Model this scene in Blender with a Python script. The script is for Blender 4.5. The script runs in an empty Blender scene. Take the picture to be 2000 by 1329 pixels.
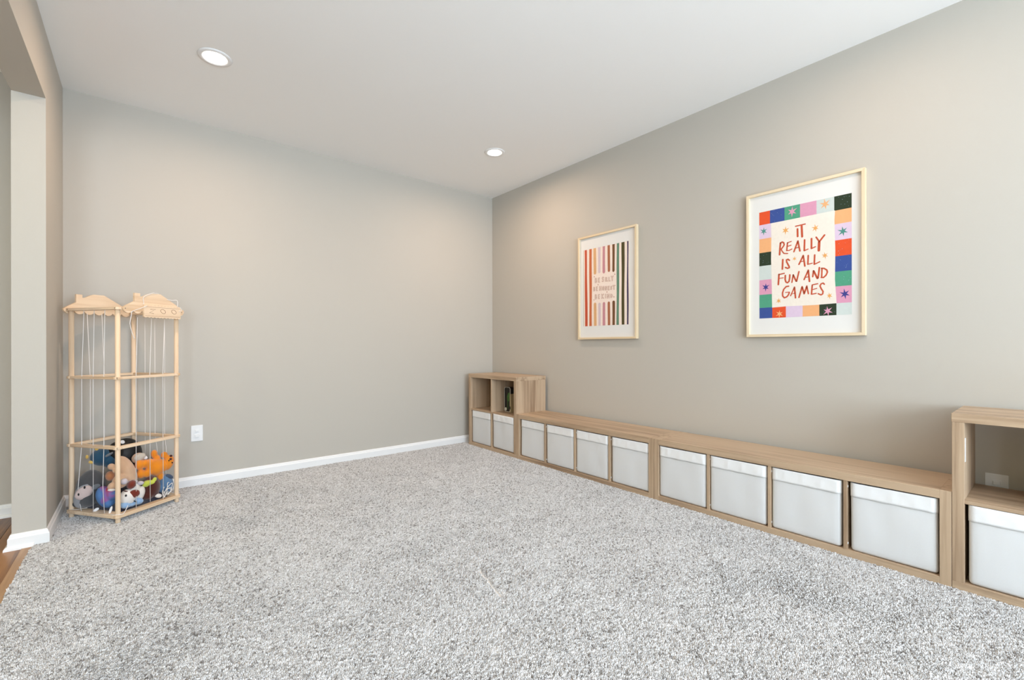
import bpy, bmesh, math, random
import numpy as np
from mathutils import Vector, Matrix, Euler

S = bpy.context.scene
C = S.collection
random.seed(7)
rng = np.random.default_rng(7)

# ------------------------------------------------------------------ camera
cam_d = bpy.data.cameras.new('camera')
cam = bpy.data.objects.new('camera', cam_d)
C.objects.link(cam)
S.camera = cam
cam_d.sensor_fit = 'HORIZONTAL'
cam_d.sensor_width = 36.0
cam_d.lens = 877.9 / 2000 * 36.0
cam_d.shift_x = 0.0138
cam_d.shift_y = 0.0060
cam_d.clip_start = 0.05
YAW = 0.67193
cam.matrix_world = (Matrix.Translation((-3.2108, -4.1392, 1.0597)) @ Matrix.Rotation(-YAW, 4, 'Z')
                    @ Matrix.Rotation(math.radians(90), 4, 'X') @ Matrix.Rotation(-0.0016, 4, 'Z'))

# ------------------------------------------------------------------ world, daylight, exposure
S.view_settings.view_transform = 'Standard'
S.view_settings.look = 'None'
S.view_settings.gamma = 1.0
S.view_settings.use_curve_mapping = False
S.view_settings.exposure = 0.27
world = bpy.data.worlds.new('world')
S.world = world
world.use_nodes = True
wbg = world.node_tree.nodes['Background']
wbg.inputs['Color'].default_value = (0.75, 0.86, 1.0, 1)
wbg.inputs['Strength'].default_value = 1.2
WINDOW_POWER = 88.0
WINDOW_COLOR = (0.735, 0.872, 1.0)
LAMP_POWER = 9.6
LAMP_POWER_2 = 4.2
LAMP_COLOR = (1.0, 0.715, 0.515)


def area_light(name, loc, rot, sx, sy, power, color, spread=math.pi, shape='RECTANGLE'):
    d = bpy.data.lights.new(name, 'AREA')
    d.shape = shape
    d.size = sx
    d.size_y = sy
    d.energy = power
    d.color = color
    d.spread = spread
    o = bpy.data.objects.new(name, d)
    o.location = loc
    o.rotation_euler = rot
    C.objects.link(o)
    return o


# daylight entering through the windows of the wall behind the camera
for wx in (-4.75, -2.86, -1.50):
    area_light('window_daylight', (wx, -7.23, 1.50), (math.radians(100), 0, 0), 1.16, 1.80,
               WINDOW_POWER, WINDOW_COLOR)

# ------------------------------------------------------------------ helpers


def lin(r, g, b):
    f = lambda c: (c / 255 / 12.92) if c / 255 <= 0.04045 else ((c / 255 + 0.055) / 1.055) ** 2.4
    return (f(r), f(g), f(b), 1.0)


def set_props(o, label=None, cat=None, group=None, kind=None):
    if label: o['label'] = label
    if cat: o['category'] = cat
    if group: o['group'] = group
    if kind: o['kind'] = kind
    return o


def thing(name, label, cat, loc=(0, 0, 0), rotz=0.0, group=None):
    o = bpy.data.objects.new(name, None)
    o.empty_display_size = 0.1
    o.location = loc
    o.rotation_euler = (0, 0, rotz)
    C.objects.link(o)
    return set_props(o, label, cat, group)


def obj(name, bm_or_me, mat, parent=None, loc=(0, 0, 0), rot=(0, 0, 0), smooth=False):
    if isinstance(bm_or_me, bmesh.types.BMesh):
        me = bpy.data.meshes.new(name)
        bmesh.ops.recalc_face_normals(bm_or_me, faces=bm_or_me.faces)
        bm_or_me.to_mesh(me)
        bm_or_me.free()
    else:
        me = bm_or_me
    if not me.materials:
        for m in (mat if isinstance(mat, (list, tuple)) else [mat]):
            me.materials.append(m)
    if smooth:
        me.polygons.foreach_set('use_smooth', [True] * len(me.polygons))
    o = bpy.data.objects.new(name, me)
    o.location = loc
    o.rotation_euler = rot
    if parent: o.parent = parent
    C.objects.link(o)
    return o


def add_box(bm, x0, x1, y0, y1, z0, z1, bevel=0.0, seg=2, mi=0):
    r = bmesh.ops.create_cube(bm, size=1.0)
    vs = r['verts']
    bmesh.ops.scale(bm, vec=(abs(x1 - x0), abs(y1 - y0), abs(z1 - z0)), verts=vs)
    bmesh.ops.translate(bm, vec=((x0 + x1) / 2, (y0 + y1) / 2, (z0 + z1) / 2), verts=vs)
    fs = {f for v in vs for f in v.link_faces}
    for f in fs: f.material_index = mi
    if bevel > 0:
        es = list({e for v in vs for e in v.link_edges})
        bmesh.ops.bevel(bm, geom=es, offset=bevel, segments=seg, affect='EDGES', profile=0.5, clamp_overlap=True)


def box_bm(*a, **k):
    bm = bmesh.new()
    add_box(bm, *a, **k)
    return bm


def world_box(name, x0, x1, y0, y1, z0, z1, mat, parent=None, bevel=0.0, seg=2):
    """box centred on its own origin, placed in world coordinates (parent unrotated)"""
    c = Vector(((x0 + x1) / 2, (y0 + y1) / 2, (z0 + z1) / 2))
    hx, hy, hz = abs(x1 - x0) / 2, abs(y1 - y0) / 2, abs(z1 - z0) / 2
    bm = box_bm(-hx, hx, -hy, hy, -hz, hz, bevel=bevel, seg=seg)
    loc = c - (Vector(parent.location) if parent else Vector((0, 0, 0)))
    return obj(name, bm, mat, parent, loc)


def add_tube(bm, pts, r, n=8, mi=0, cap=True):
    pts = [Vector(p) for p in pts]
    rings = []
    up = None
    for i, p in enumerate(pts):
        if i == 0: d = pts[1] - pts[0]
        elif i == len(pts) - 1: d = pts[-1] - pts[-2]
        else: d = (pts[i + 1] - pts[i]).normalized() + (pts[i] - pts[i - 1]).normalized()
        d.normalize()
        if up is None:
            up = d.orthogonal().normalized()
        else:
            up = (up - d * up.dot(d)).normalized()
        side = d.cross(up)
        rr = r[i] if isinstance(r, (list, tuple)) else r
        rings.append([bm.verts.new(p + (up * math.cos(2 * math.pi * k / n) + side * math.sin(2 * math.pi * k / n)) * rr)
                      for k in range(n)])
    for a, b in zip(rings[:-1], rings[1:]):
        for k in range(n):
            f = bm.faces.new((a[k], a[(k + 1) % n], b[(k + 1) % n], b[k]))
            f.material_index = mi
            f.smooth = True
    if cap:
        for rg in (rings[0], rings[-1]):
            f = bm.faces.new(rg)
            f.material_index = mi


def add_prism(bm, outline, t0, t1, xf, mi=0):
    """outline = [(s,z)...] extruded from depth t0 to t1; xf(s, t, z) -> Vector"""
    a = [bm.verts.new(xf(s, t0, z)) for s, z in outline]
    b = [bm.verts.new(xf(s, t1, z)) for s, z in outline]
    n = len(outline)
    fs = [bm.faces.new(a), bm.faces.new(b[::-1])]
    for k in range(n):
        fs.append(bm.faces.new((a[k], b[k], b[(k + 1) % n], a[(k + 1) % n])))
    for f in fs: f.material_index = mi


def sweep(path, profile, closed=False):
    """mitred sweep; path = [(x,y)], profile = [(offset_outward, z)], outward = left of travel"""
    bm = bmesh.new()
    n = len(path)
    P = [Vector(p) for p in path]
    rings = []
    for i in range(n):
        if i == 0: d0 = d1 = (P[1] - P[0]).normalized()
        elif i == n - 1: d0 = d1 = (P[-1] - P[-2]).normalized()
        else:
            d0 = (P[i] - P[i - 1]).normalized()
            d1 = (P[i + 1] - P[i]).normalized()
        n0 = Vector((-d0.y, d0.x))
        n1 = Vector((-d1.y, d1.x))
        m = (n0 + n1).normalized()
        m = m / max(0.3, m.dot(n0))
        rings.append([bm.verts.new((P[i].x + m.x * o, P[i].y + m.y * o, z)) for o, z in profile])
    k = len(profile)
    for a, b in zip(rings[:-1], rings[1:]):
        for j in range(k):
            bm.faces.new((a[j], a[(j + 1) % k], b[(j + 1) % k], b[j]))
    bm.faces.new(rings[0])
    bm.faces.new(rings[-1][::-1])
    return bm


# ------------------------------------------------------------------ materials
def new_mat(name):
    m = bpy.data.materials.new(name)
    m.use_nodes = True
    nt = m.node_tree
    return m, nt, nt.nodes['Principled BSDF']


def plain(name, col, rough=0.5, spec=0.4, bump=0.0, bscale=200.0, var=0.0, vscale=3.0, sheen=0.0, metallic=0.0):
    m, nt, b = new_mat(name)
    b.inputs['Base Color'].default_value = col
    b.inputs['Roughness'].default_value = rough
    b.inputs['Specular IOR Level'].default_value = spec
    b.inputs['Metallic'].default_value = metallic
    if sheen:
        b.inputs['Sheen Weight'].default_value = sheen
        b.inputs['Sheen Roughness'].default_value = 0.6
    tc = nt.nodes.new('ShaderNodeTexCoord')
    if bump > 0:
        nz = nt.nodes.new('ShaderNodeTexNoise')
        nz.inputs['Scale'].default_value = bscale
        nz.inputs['Detail'].default_value = 3
        nt.links.new(tc.outputs['Object'], nz.inputs['Vector'])
        bp = nt.nodes.new('ShaderNodeBump')
        bp.inputs['Strength'].default_value = bump
        bp.inputs['Distance'].default_value = 0.002
        nt.links.new(nz.outputs['Fac'], bp.inputs['Height'])
        nt.links.new(bp.outputs['Normal'], b.inputs['Normal'])
    if var > 0:
        nz = nt.nodes.new('ShaderNodeTexNoise')
        nz.inputs['Scale'].default_value = vscale
        nz.inputs['Detail'].default_value = 4
        nt.links.new(tc.outputs['Object'], nz.inputs['Vector'])
        mx = nt.nodes.new('ShaderNodeMix')
        mx.data_type = 'RGBA'
        mx.inputs[6].default_value = tuple(c * (1 - var) for c in col[:3]) + (1,)
        mx.inputs[7].default_value = tuple(min(1, c * (1 + var)) for c in col[:3]) + (1,)
        nt.links.new(nz.outputs['Fac'], mx.inputs[0])
        nt.links.new(mx.outputs[2], b.inputs['Base Color'])
    return m


def wood(name, axis, light, dark, along=1.2, across=38.0, rough=0.45, bump=0.08, spec=0.35):
    """grained wood, grain runs along the given object axis"""
    m, nt, b = new_mat(name)
    tc = nt.nodes.new('ShaderNodeTexCoord')
    oi = nt.nodes.new('ShaderNodeObjectInfo')
    mp = nt.nodes.new('ShaderNodeMapping')
    sc = [across] * 3
    sc[axis] = along
    mp.inputs['Scale'].default_value = sc
    off = nt.nodes.new('ShaderNodeVectorMath')
    off.operation = 'SCALE'
    off.inputs[0].default_value = (13.1, 7.7, 19.3)
    nt.links.new(oi.outputs['Random'], off.inputs['Scale'])
    add = nt.nodes.new('ShaderNodeVectorMath')
    nt.links.new(tc.outputs['Object'], add.inputs[0])
    nt.links.new(off.outputs[0], add.inputs[1])
    nt.links.new(add.outputs[0], mp.inputs['Vector'])
    n1 = nt.nodes.new('ShaderNodeTexNoise')
    n1.inputs['Scale'].default_value = 1.0
    n1.inputs['Detail'].default_value = 6
    n1.inputs['Roughness'].default_value = 0.62
    n1.inputs['Distortion'].default_value = 0.3
    nt.links.new(mp.outputs[0], n1.inputs['Vector'])
    mp2 = nt.nodes.new('ShaderNodeMapping')
    sc2 = [across * 0.22] * 3
    sc2[axis] = along * 0.5
    mp2.inputs['Scale'].default_value = sc2
    nt.links.new(add.outputs[0], mp2.inputs['Vector'])
    n2 = nt.nodes.new('ShaderNodeTexNoise')
    n2.inputs['Scale'].default_value = 1.0
    n2.inputs['Detail'].default_value = 2
    nt.links.new(mp2.outputs[0], n2.inputs['Vector'])
    ad = nt.nodes.new('ShaderNodeMath')
    ad.operation = 'MULTIPLY_ADD'
    nt.links.new(n2.outputs['Fac'], ad.inputs[0])
    ad.inputs[1].default_value = 1.0
    sb = nt.nodes.new('ShaderNodeMath')
    sb.operation = 'MULTIPLY'
    sb.inputs[1].default_value = 0.9
    nt.links.new(n1.outputs['Fac'], sb.inputs[0])
    nt.links.new(sb.outputs[0], ad.inputs[2])
    rp = nt.nodes.new('ShaderNodeValToRGB')
    rp.color_ramp.elements[0].position = 0.70
    rp.color_ramp.elements[1].position = 1.0
    rp.color_ramp.elements[0].color = dark
    rp.color_ramp.elements[1].color = light
    mid = rp.color_ramp.elements.new(0.88)
    mid.color = tuple((a * 0.35 + c * 0.65) for a, c in zip(dark, light))
    nt.links.new(ad.outputs[0], rp.inputs[0])
    nt.links.new(rp.outputs[0], b.inputs['Base Color'])
    b.inputs['Roughness'].default_value = rough
    b.inputs['Specular IOR Level'].default_value = spec
    bp = nt.nodes.new('ShaderNodeBump')
    bp.inputs['Strength'].default_value = bump
    bp.inputs['Distance'].default_value = 0.001
    nt.links.new(n1.outputs['Fac'], bp.inputs['Height'])
    nt.links.new(bp.outputs['Normal'], b.inputs['Normal'])
    return m


M = {}
M['wall'] = plain('wall_paint', lin(192, 186.5, 177), rough=0.75, spec=0.25, bump=0.10, bscale=260)
M['hall_wall'] = plain('hall_paint', lin(176, 162, 118), rough=0.75, spec=0.25, bump=0.10, bscale=260)
M['ceiling'] = plain('ceiling_paint', lin(252, 252, 251), rough=0.9, spec=0.1, bump=0.12, bscale=180)
M['trim'] = plain('trim_paint', lin(240, 240, 240), rough=0.35, spec=0.5)
M['plastic'] = plain('white_plastic', lin(236, 236, 236), rough=0.35, spec=0.5)
M['slot'] = plain('dark_slot', lin(60, 58, 56), rough=0.6)
M['subfloor'] = plain('carpet_backing', lin(228, 225, 222), rough=0.95, spec=0.1, var=0.15, vscale=90)
OAK_L, OAK_D = lin(195, 169, 141), lin(150, 123, 98)
for a, n in enumerate('xyz'):
    M['oak_' + n] = wood('oak_' + n, a, OAK_L, OAK_D)
M['pine_z'] = wood('pine_z', 2, lin(234, 208, 178), lin(214, 182, 148), along=1.5, across=60, rough=0.5)
M['pine_x'] = wood('pine_x', 0, lin(236, 209, 178), lin(214, 180, 144), along=2.0, across=70, rough=0.5)
M['frame_y'] = wood('frame_y', 1, lin(233, 214, 182), lin(220, 197, 160), along=1.5, across=60, rough=0.45)
M['frame_z'] = wood('frame_z', 2, lin(233, 214, 182), lin(220, 197, 160), along=1.5, across=60, rough=0.45)
M['strip'] = wood('strip_oak', 1, lin(176, 140, 104), lin(138, 102, 70), along=1.4, across=30, rough=0.4)
M['plank'] = wood('hall_oak', 1, lin(158, 112, 68), lin(84, 52, 28), along=1.4, across=30, rough=0.35, bump=0.15)
M['cuff'] = plain('cuff_fabric', lin(242, 242, 242), rough=0.85, spec=0.15, bump=0.35, bscale=420)
M['bin'] = plain('bin_fabric', lin(226, 226, 226), rough=0.9, spec=0.1, bump=0.25, bscale=600)
M['cord'] = plain('white_cord', lin(235, 230, 226), rough=0.8, spec=0.1)
M['paper'] = plain('mat_board', lin(230, 229, 226), rough=0.7, spec=0.2)


def emission(name, col, strength):
    m = bpy.data.materials.new(name)
    m.use_nodes = True
    nt = m.node_tree
    nt.nodes.clear()
    e = nt.nodes.new('ShaderNodeEmission')
    e.inputs[0].default_value = col
    e.inputs[1].default_value = strength
    o = nt.nodes.new('ShaderNodeOutputMaterial')
    nt.links.new(e.outputs[0], o.inputs[0])
    return m


M['lens'] = emission('lamp_lens', (1.0, 0.93, 0.82, 1), 9.0)


def glass_mat():
    m = bpy.data.materials.new('window_glass')
    m.use_nodes = True
    nt = m.node_tree
    nt.nodes.clear()
    t = nt.nodes.new('ShaderNodeBsdfTransparent')
    g = nt.nodes.new('ShaderNodeBsdfGlossy')
    g.inputs['Roughness'].default_value = 0.02
    mx = nt.nodes.new('ShaderNodeMixShader')
    mx.inputs[0].default_value = 0.06
    o = nt.nodes.new('ShaderNodeOutputMaterial')
    nt.links.new(t.outputs[0], mx.inputs[1])
    nt.links.new(g.outputs[0], mx.inputs[2])
    nt.links.new(mx.outputs[0], o.inputs[0])
    return m


M['glass'] = glass_mat()

# ------------------------------------------------------------------ room shell
H = 2.782
XL = -3.613          # room face of the left wall
XH = -3.744          # hall face of the left wall
FRONT = -7.20
HALL = -5.70
FZ = -0.010          # floor under the pile


def structure(name, bm, mat, parent=None):
    o = obj(name, bm, mat, parent)
    if not parent: o['kind'] = 'structure'
    return o


structure('wall_back', box_bm(HALL - 0.12, 0.12, 0.0, 0.12, -0.1, H + 0.1), M['wall'])
structure('wall_right', box_bm(0.0, 0.12, FRONT - 0.12, 0.0, -0.1, H + 0.1), M['wall'])
# left wall with the wide cased opening to the hall
bm = bmesh.new()
OPEN0, OPEN1, OPENZ = -0.685, -6.40, 2.416
prof = [(0.0, 0.0)]
r = 0.012
for s in range(5):
    a = s / 4 * math.pi / 2
for (ya, yb, za, zb) in ((0.0, OPEN0, FZ, H), (OPEN1, FRONT, FZ, H), (OPEN0, OPEN1, OPENZ, H)):
    add_box(bm, XH, XL, ya, yb, za, zb)
structure('wall_left', bm, M['wall'])
structure('wall_hall', box_bm(HALL - 0.12, HALL, FRONT, 0.0, -0.1, H), M['hall_wall'])
structure('ceiling', box_bm(HALL - 0.12, 0.12, FRONT - 0.12, 0.12, H, H + 0.12), M['ceiling'])
structure('floor', box_bm(-3.665, 0.0, FRONT, 0.0, -0.10, FZ), M['subfloor'])

# front wall (behind the camera) with its windows
bm = bmesh.new()
WIN = [(-5.36, -4.14), (-3.47, -2.25), (-2.11, -0.89)]
WZ0, WZ1 = 0.50, 2.40
xs = [HALL - 0.12, WIN[0][0], WIN[0][1], WIN[1][0], WIN[1][1], WIN[2][0], WIN[2][1], 0.12]
for i in (0, 2, 4, 6):
    add_box(bm, xs[i], xs[i + 1], FRONT - 0.12, FRONT, -0.1, H)
for w in WIN:
    add_box(bm, w[0], w[1], FRONT - 0.12, FRONT, -0.1, WZ0)
    add_box(bm, w[0], w[1], FRONT - 0.12, FRONT, WZ1, H)
structure('wall_front', bm, M['wall'])
for i, w in enumerate(WIN):
    e = bpy.data.objects.new('window_%d' % (i + 1), None)
    e.location = ((w[0] + w[1]) / 2, FRONT, WZ0)
    C.objects.link(e)
    e['kind'] = 'structure'
    hw, hh = (w[1] - w[0]) / 2, WZ1 - WZ0
    bm = bmesh.new()
    for a in ((-hw - 0.07, -hw, 0.0, hh), (hw, hw + 0.07, 0.0, hh)):
        add_box(bm, a[0], a[1], 0.0, 0.018, a[2], a[3], bevel=0.003)
    add_box(bm, -hw - 0.07, hw + 0.07, 0.0, 0.018, hh, hh + 0.08, bevel=0.003)
    add_box(bm, -hw, hw, -0.08, -0.04, hh / 2 - 0.02, hh / 2 + 0.02)
    for a in (-hw, hw - 0.035):
        add_box(bm, a, a + 0.035, -0.08, -0.04, 0, hh)
    for a in (0.0, hh - 0.035):
        add_box(bm, -hw, hw, -0.08, -0.04, a, a + 0.035)
    obj('window_frame', bm, M['trim'], e)
    obj('window_sill', box_bm(-hw - 0.09, hw + 0.09, -0.12, 0.04, -0.03, 0.0, bevel=0.004), M['trim'], e)
    obj('pane', box_bm(-hw, hw, -0.062, -0.058, 0.0, hh), M['glass'], e)

# baseboards: flat face, stepped and rounded top
BB = [(0.0, FZ - 0.001), (0.014, FZ - 0.001), (0.014, 0.047), (0.0125, 0.051), (0.009, 0.054), (0.0085, 0.060),
      (0.0055, 0.067), (0.001, 0.070), (0.0, 0.070)]
structure('baseboard_back', sweep([(0.0, 0.0), (XL, 0.0)], BB), M['trim'])
structure('baseboard_right', sweep([(0.0, FRONT), (0.0, 0.0)], BB), M['trim'])
structure('baseboard_left', sweep([(XL, 0.0), (XL, OPEN0), (XH, OPEN0), (XH, 0.0)], BB), M['trim'])
structure('trim_3', sweep([(XH, FRONT), (XH, OPEN1), (XL, OPEN1), (XL, FRONT)], BB), M['trim'])
structure('baseboard_hall', sweep([(XH, 0.0), (HALL, 0.0), (HALL, FRONT)], BB), M['trim'])
SHOE = [(0.012, FZ - 0.001), (0.028, FZ - 0.001), (0.027, 0.000), (0.022, 0.007), (0.015, 0.0105), (0.012, 0.011)]
structure('trim_1', sweep([(XL - 0.045, OPEN0), (XH, OPEN0), (XH, 0.0)], SHOE), M['trim'])
structure('trim_2', sweep([(XH, 0.0), (HALL, 0.0)], SHOE), M['trim'])
# hall floor of separate oak planks and the reducer strip against the carpet
hf = structure('floor_hall', box_bm(HALL, -3.665, FRONT, 0.0, -0.10, FZ - 0.014), M['subfloor'])
obj('threshold_strip', box_bm(-3.705, -3.663, FRONT, OPEN0 - 0.016, FZ - 0.014, FZ + 0.0025, bevel=0.002), M['strip'], hf)
pw, gap = 0.118, 0.0012
plank_me = {}
col = 0
x = -3.705
while x > HALL + 0.01:
    x0 = max(HALL, x - pw)
    y = -random.uniform(0, 0.9)
    ys = [0.0]
    while y > FRONT:
        ys.append(y)
        y -= random.uniform(0.9, 1.5)
    ys.append(FRONT)
    for ya, yb in zip(ys[:-1], ys[1:]):
        if ya - yb < 0.02: continue
        world_box('plank', x0 + gap, x - gap * 0, yb + gap, ya, FZ - 0.014, FZ - random.uniform(0, 0.0006), M['plank'],
                  hf, bevel=0.0012, seg=1)
    x = x0
    col += 1

# traced shapes of the flat prints, in metres: (stroke width, [(distance from the back wall, height)...])
LETTERS2 = [[0.0104,[[3.1132,1.7852],[3.1141,1.7383]]],[0.0114,[[3.1355,1.8005],[3.1383,1.7325]]],[0.0073,[[3.1025,1.8041],[3.1546,1.8071]]],[0.01,[[3.0182,1.7155],[3.0151,1.6795],[3.013,1.6409]]],[0.0086,[[3.0182,1.7132],[3.0275,1.7202],[3.0366,1.7133],[3.0396,1.7003],[3.0325,1.6879],[3.0223,1.6748]]],[0.0069,[[3.0223,1.6748],[3.0284,1.659],[3.0385,1.6448],[3.0587,1.6415]]],[0.0081,[[3.0578,1.7084],[3.0537,1.6604]]],[0.0059,[[3.0578,1.7095],[3.0788,1.714]]],[0.006,[[3.0578,1.6862],[3.0777,1.6906]]],[0.0064,[[3.0537,1.6604],[3.0667,1.6594],[3.0817,1.6659]]],[0.0088,[[3.0935,1.6471],[3.1151,1.7103]]],[0.0092,[[3.1151,1.7103],[3.1262,1.6461]]],[0.0058,[[3.1014,1.6674],[3.1218,1.6712]]],[0.0094,[[3.1511,1.7102],[3.1496,1.6444]]],[0.0061,[[3.1496,1.6437],[3.1696,1.6509]]],[0.0097,[[3.1875,1.7111],[3.1874,1.6511]]],[0.0068,[[3.1874,1.6505],[3.2078,1.6585]]],[0.0084,[[3.2115,1.7157],[3.2271,1.6864]]],[0.0095,[[3.2539,1.72],[3.2271,1.6842]]],[0.0139,[[3.2271,1.6832],[3.2252,1.6328]]],[0.0099,[[3.0314,1.6072],[3.0288,1.5472]]],[0.009,[[3.0682,1.5971],[3.0607,1.605],[3.0522,1.6029],[3.053,1.5892],[3.0606,1.5723],[3.067,1.5578],[3.0676,1.551],[3.0586,1.5477],[3.0461,1.5551]]],[0.0087,[[3.1207,1.5637],[3.1439,1.6155]]],[0.009,[[3.1439,1.6155],[3.1524,1.5492]]],[0.0054,[[3.1285,1.5785],[3.1486,1.5813]]],[0.0086,[[3.1704,1.6113],[3.1681,1.558]]],[0.0061,[[3.1681,1.5573],[3.191,1.5612]]],[0.0088,[[3.204,1.6092],[3.2016,1.5532]]],[0.0068,[[3.2016,1.5521],[3.2297,1.5642]]],[0.01,[[3.0093,1.5159],[3.0055,1.451]]],[0.0074,[[3.0087,1.5144],[3.0394,1.519]]],[0.0056,[[3.0118,1.4904],[3.0343,1.4912]]],[0.009,[[3.0454,1.5046],[3.0444,1.4786],[3.049,1.4622],[3.0574,1.4567],[3.0661,1.4648],[3.0695,1.4847],[3.0705,1.5053]]],[0.0076,[[3.0893,1.5036],[3.082,1.4567]]],[0.0092,[[3.0893,1.5025],[3.105,1.4621]]],[0.0083,[[3.1206,1.519],[3.1079,1.4605]]],[0.0082,[[3.1481,1.466],[3.1703,1.5213]]],[0.0094,[[3.1703,1.5213],[3.1768,1.4518]]],[0.0053,[[3.157,1.4791],[3.174,1.481]]],[0.0081,[[3.1974,1.514],[3.1937,1.4786]]],[0.01,[[3.1993,1.5116],[3.2173,1.466]]],[0.0088,[[3.2278,1.5294],[3.2213,1.4676]]],[0.0079,[[3.241,1.5211],[3.2395,1.4687]]],[0.0083,[[3.2387,1.5236],[3.2522,1.5211],[3.2656,1.5092],[3.2679,1.4961],[3.2611,1.4789],[3.2485,1.4672],[3.2373,1.4689]]],[0.0086,[[3.064,1.4345],[3.0504,1.4337],[3.0366,1.4181],[3.0296,1.396],[3.0304,1.3754],[3.0402,1.3632],[3.0539,1.3688],[3.0634,1.3816],[3.0674,1.3947]]],[0.0051,[[3.0463,1.3963],[3.0684,1.3976]]],[0.0068,[[3.0747,1.3733],[3.0961,1.4249]]],[0.0092,[[3.0961,1.4249],[3.1019,1.3579]]],[0.0042,[[3.0842,1.3841],[3.1,1.3887]]],[0.0087,[[3.1204,1.359],[3.1379,1.4239]]],[0.0087,[[3.1379,1.4239],[3.1483,1.3794]]],[0.0094,[[3.1483,1.3794],[3.1626,1.4246]]],[0.0078,[[3.1626,1.4246],[3.1707,1.3773]]],[0.0085,[[3.1908,1.4245],[3.187,1.3736]]],[0.0068,[[3.1908,1.4292],[3.2191,1.4333]]],[0.0056,[[3.1908,1.4001],[3.2143,1.4053]]],[0.0068,[[3.187,1.3725],[3.2111,1.3757]]],[0.0079,[[3.2526,1.4264],[3.2467,1.4342],[3.2362,1.4304],[3.2307,1.4181],[3.2376,1.4001],[3.2463,1.3843],[3.2444,1.3694],[3.2358,1.3642],[3.2216,1.3726]]]]
STARS2 = [["o", 3.0468, 1.7897, 0.0295], ["o", 3.2079, 1.7712, 0.026], ["o", 3.0964, 1.6029, 0.0168], ["o", 3.2559, 1.5977, 0.0235], ["o", 3.0074, 1.3465, 0.0218], ["o", 3.2779, 1.3557, 0.0223], ["p", 3.0837, 1.9002, 0.0375], ["o", 3.2574, 1.9035, 0.0357], ["t", 2.9199, 1.8099, 0.0299], ["t", 3.344, 1.7246, 0.0331], ["b", 2.9314, 1.4418, 0.0316], ["b", 3.3523, 1.3594, 0.0347], ["o", 3.0114, 1.2632, 0.0291], ["p", 3.2694, 1.2654, 0.0339]]
STRIPES1 = [[1.4042, 1.429, 1.4078, 1.4385, None, None], [1.4578, 1.4871, 1.4588, 1.486, None, None], [1.5065, 1.5362, 1.5107, 1.5394, 1.703, 1.4488], [1.5571, 1.5845, 1.5596, 1.5867, 1.7078, 1.4436], [1.6083, 1.6352, 1.6084, 1.6368, 1.7012, 1.4459], [1.6635, 1.6882, 1.6634, 1.6882, 1.7064, 1.4463], [1.7127, 1.7369, 1.7121, 1.7393, 1.7, 1.449], [1.7593, 1.7847, 1.7555, 1.7805, None, None], [1.8082, 1.8392, 1.8088, 1.8343, None, None], [1.8647, 1.8768, 1.8609, 1.8773, None, None]]
LETTERS1 = [["B", 1.5225, 1.5451, 1.6259, 1.67], ["E", 1.5573, 1.5771, 1.6251, 1.6672], ["S", 1.6001, 1.6219, 1.6255, 1.6711], ["I", 1.6354, 1.6441, 1.6257, 1.6633], ["L", 1.6488, 1.666, 1.6246, 1.663], ["L", 1.6736, 1.6916, 1.623, 1.6605], ["Y", 1.6989, 1.7241, 1.6225, 1.6676], ["B", 1.5048, 1.523, 1.5531, 1.5915], ["E", 1.5336, 1.5536, 1.5534, 1.5918], ["H", 1.5716, 1.5947, 1.5521, 1.5914], ["O", 1.6036, 1.6252, 1.5505, 1.5889], ["N", 1.6326, 1.6552, 1.5476, 1.585], ["E", 1.6646, 1.6823, 1.5462, 1.583], ["S", 1.6916, 1.7094, 1.5476, 1.5815], ["T", 1.716, 1.7433, 1.5468, 1.5842], ["B", 1.5222, 1.5431, 1.48, 1.5232], ["E", 1.557, 1.5758, 1.48, 1.5201], ["K", 1.5964, 1.6217, 1.4775, 1.5206], ["I", 1.6358, 1.6438, 1.4784, 1.5183], ["N", 1.6558, 1.6809, 1.4752, 1.5151], ["D", 1.6934, 1.7158, 1.4763, 1.5117]]
STARS1 = [[1.5156, 1.6819], [1.7387, 1.6773], [1.5572, 1.6067], [1.6552, 1.5327], [1.7287, 1.4832], [1.5116, 1.4743]]
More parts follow.
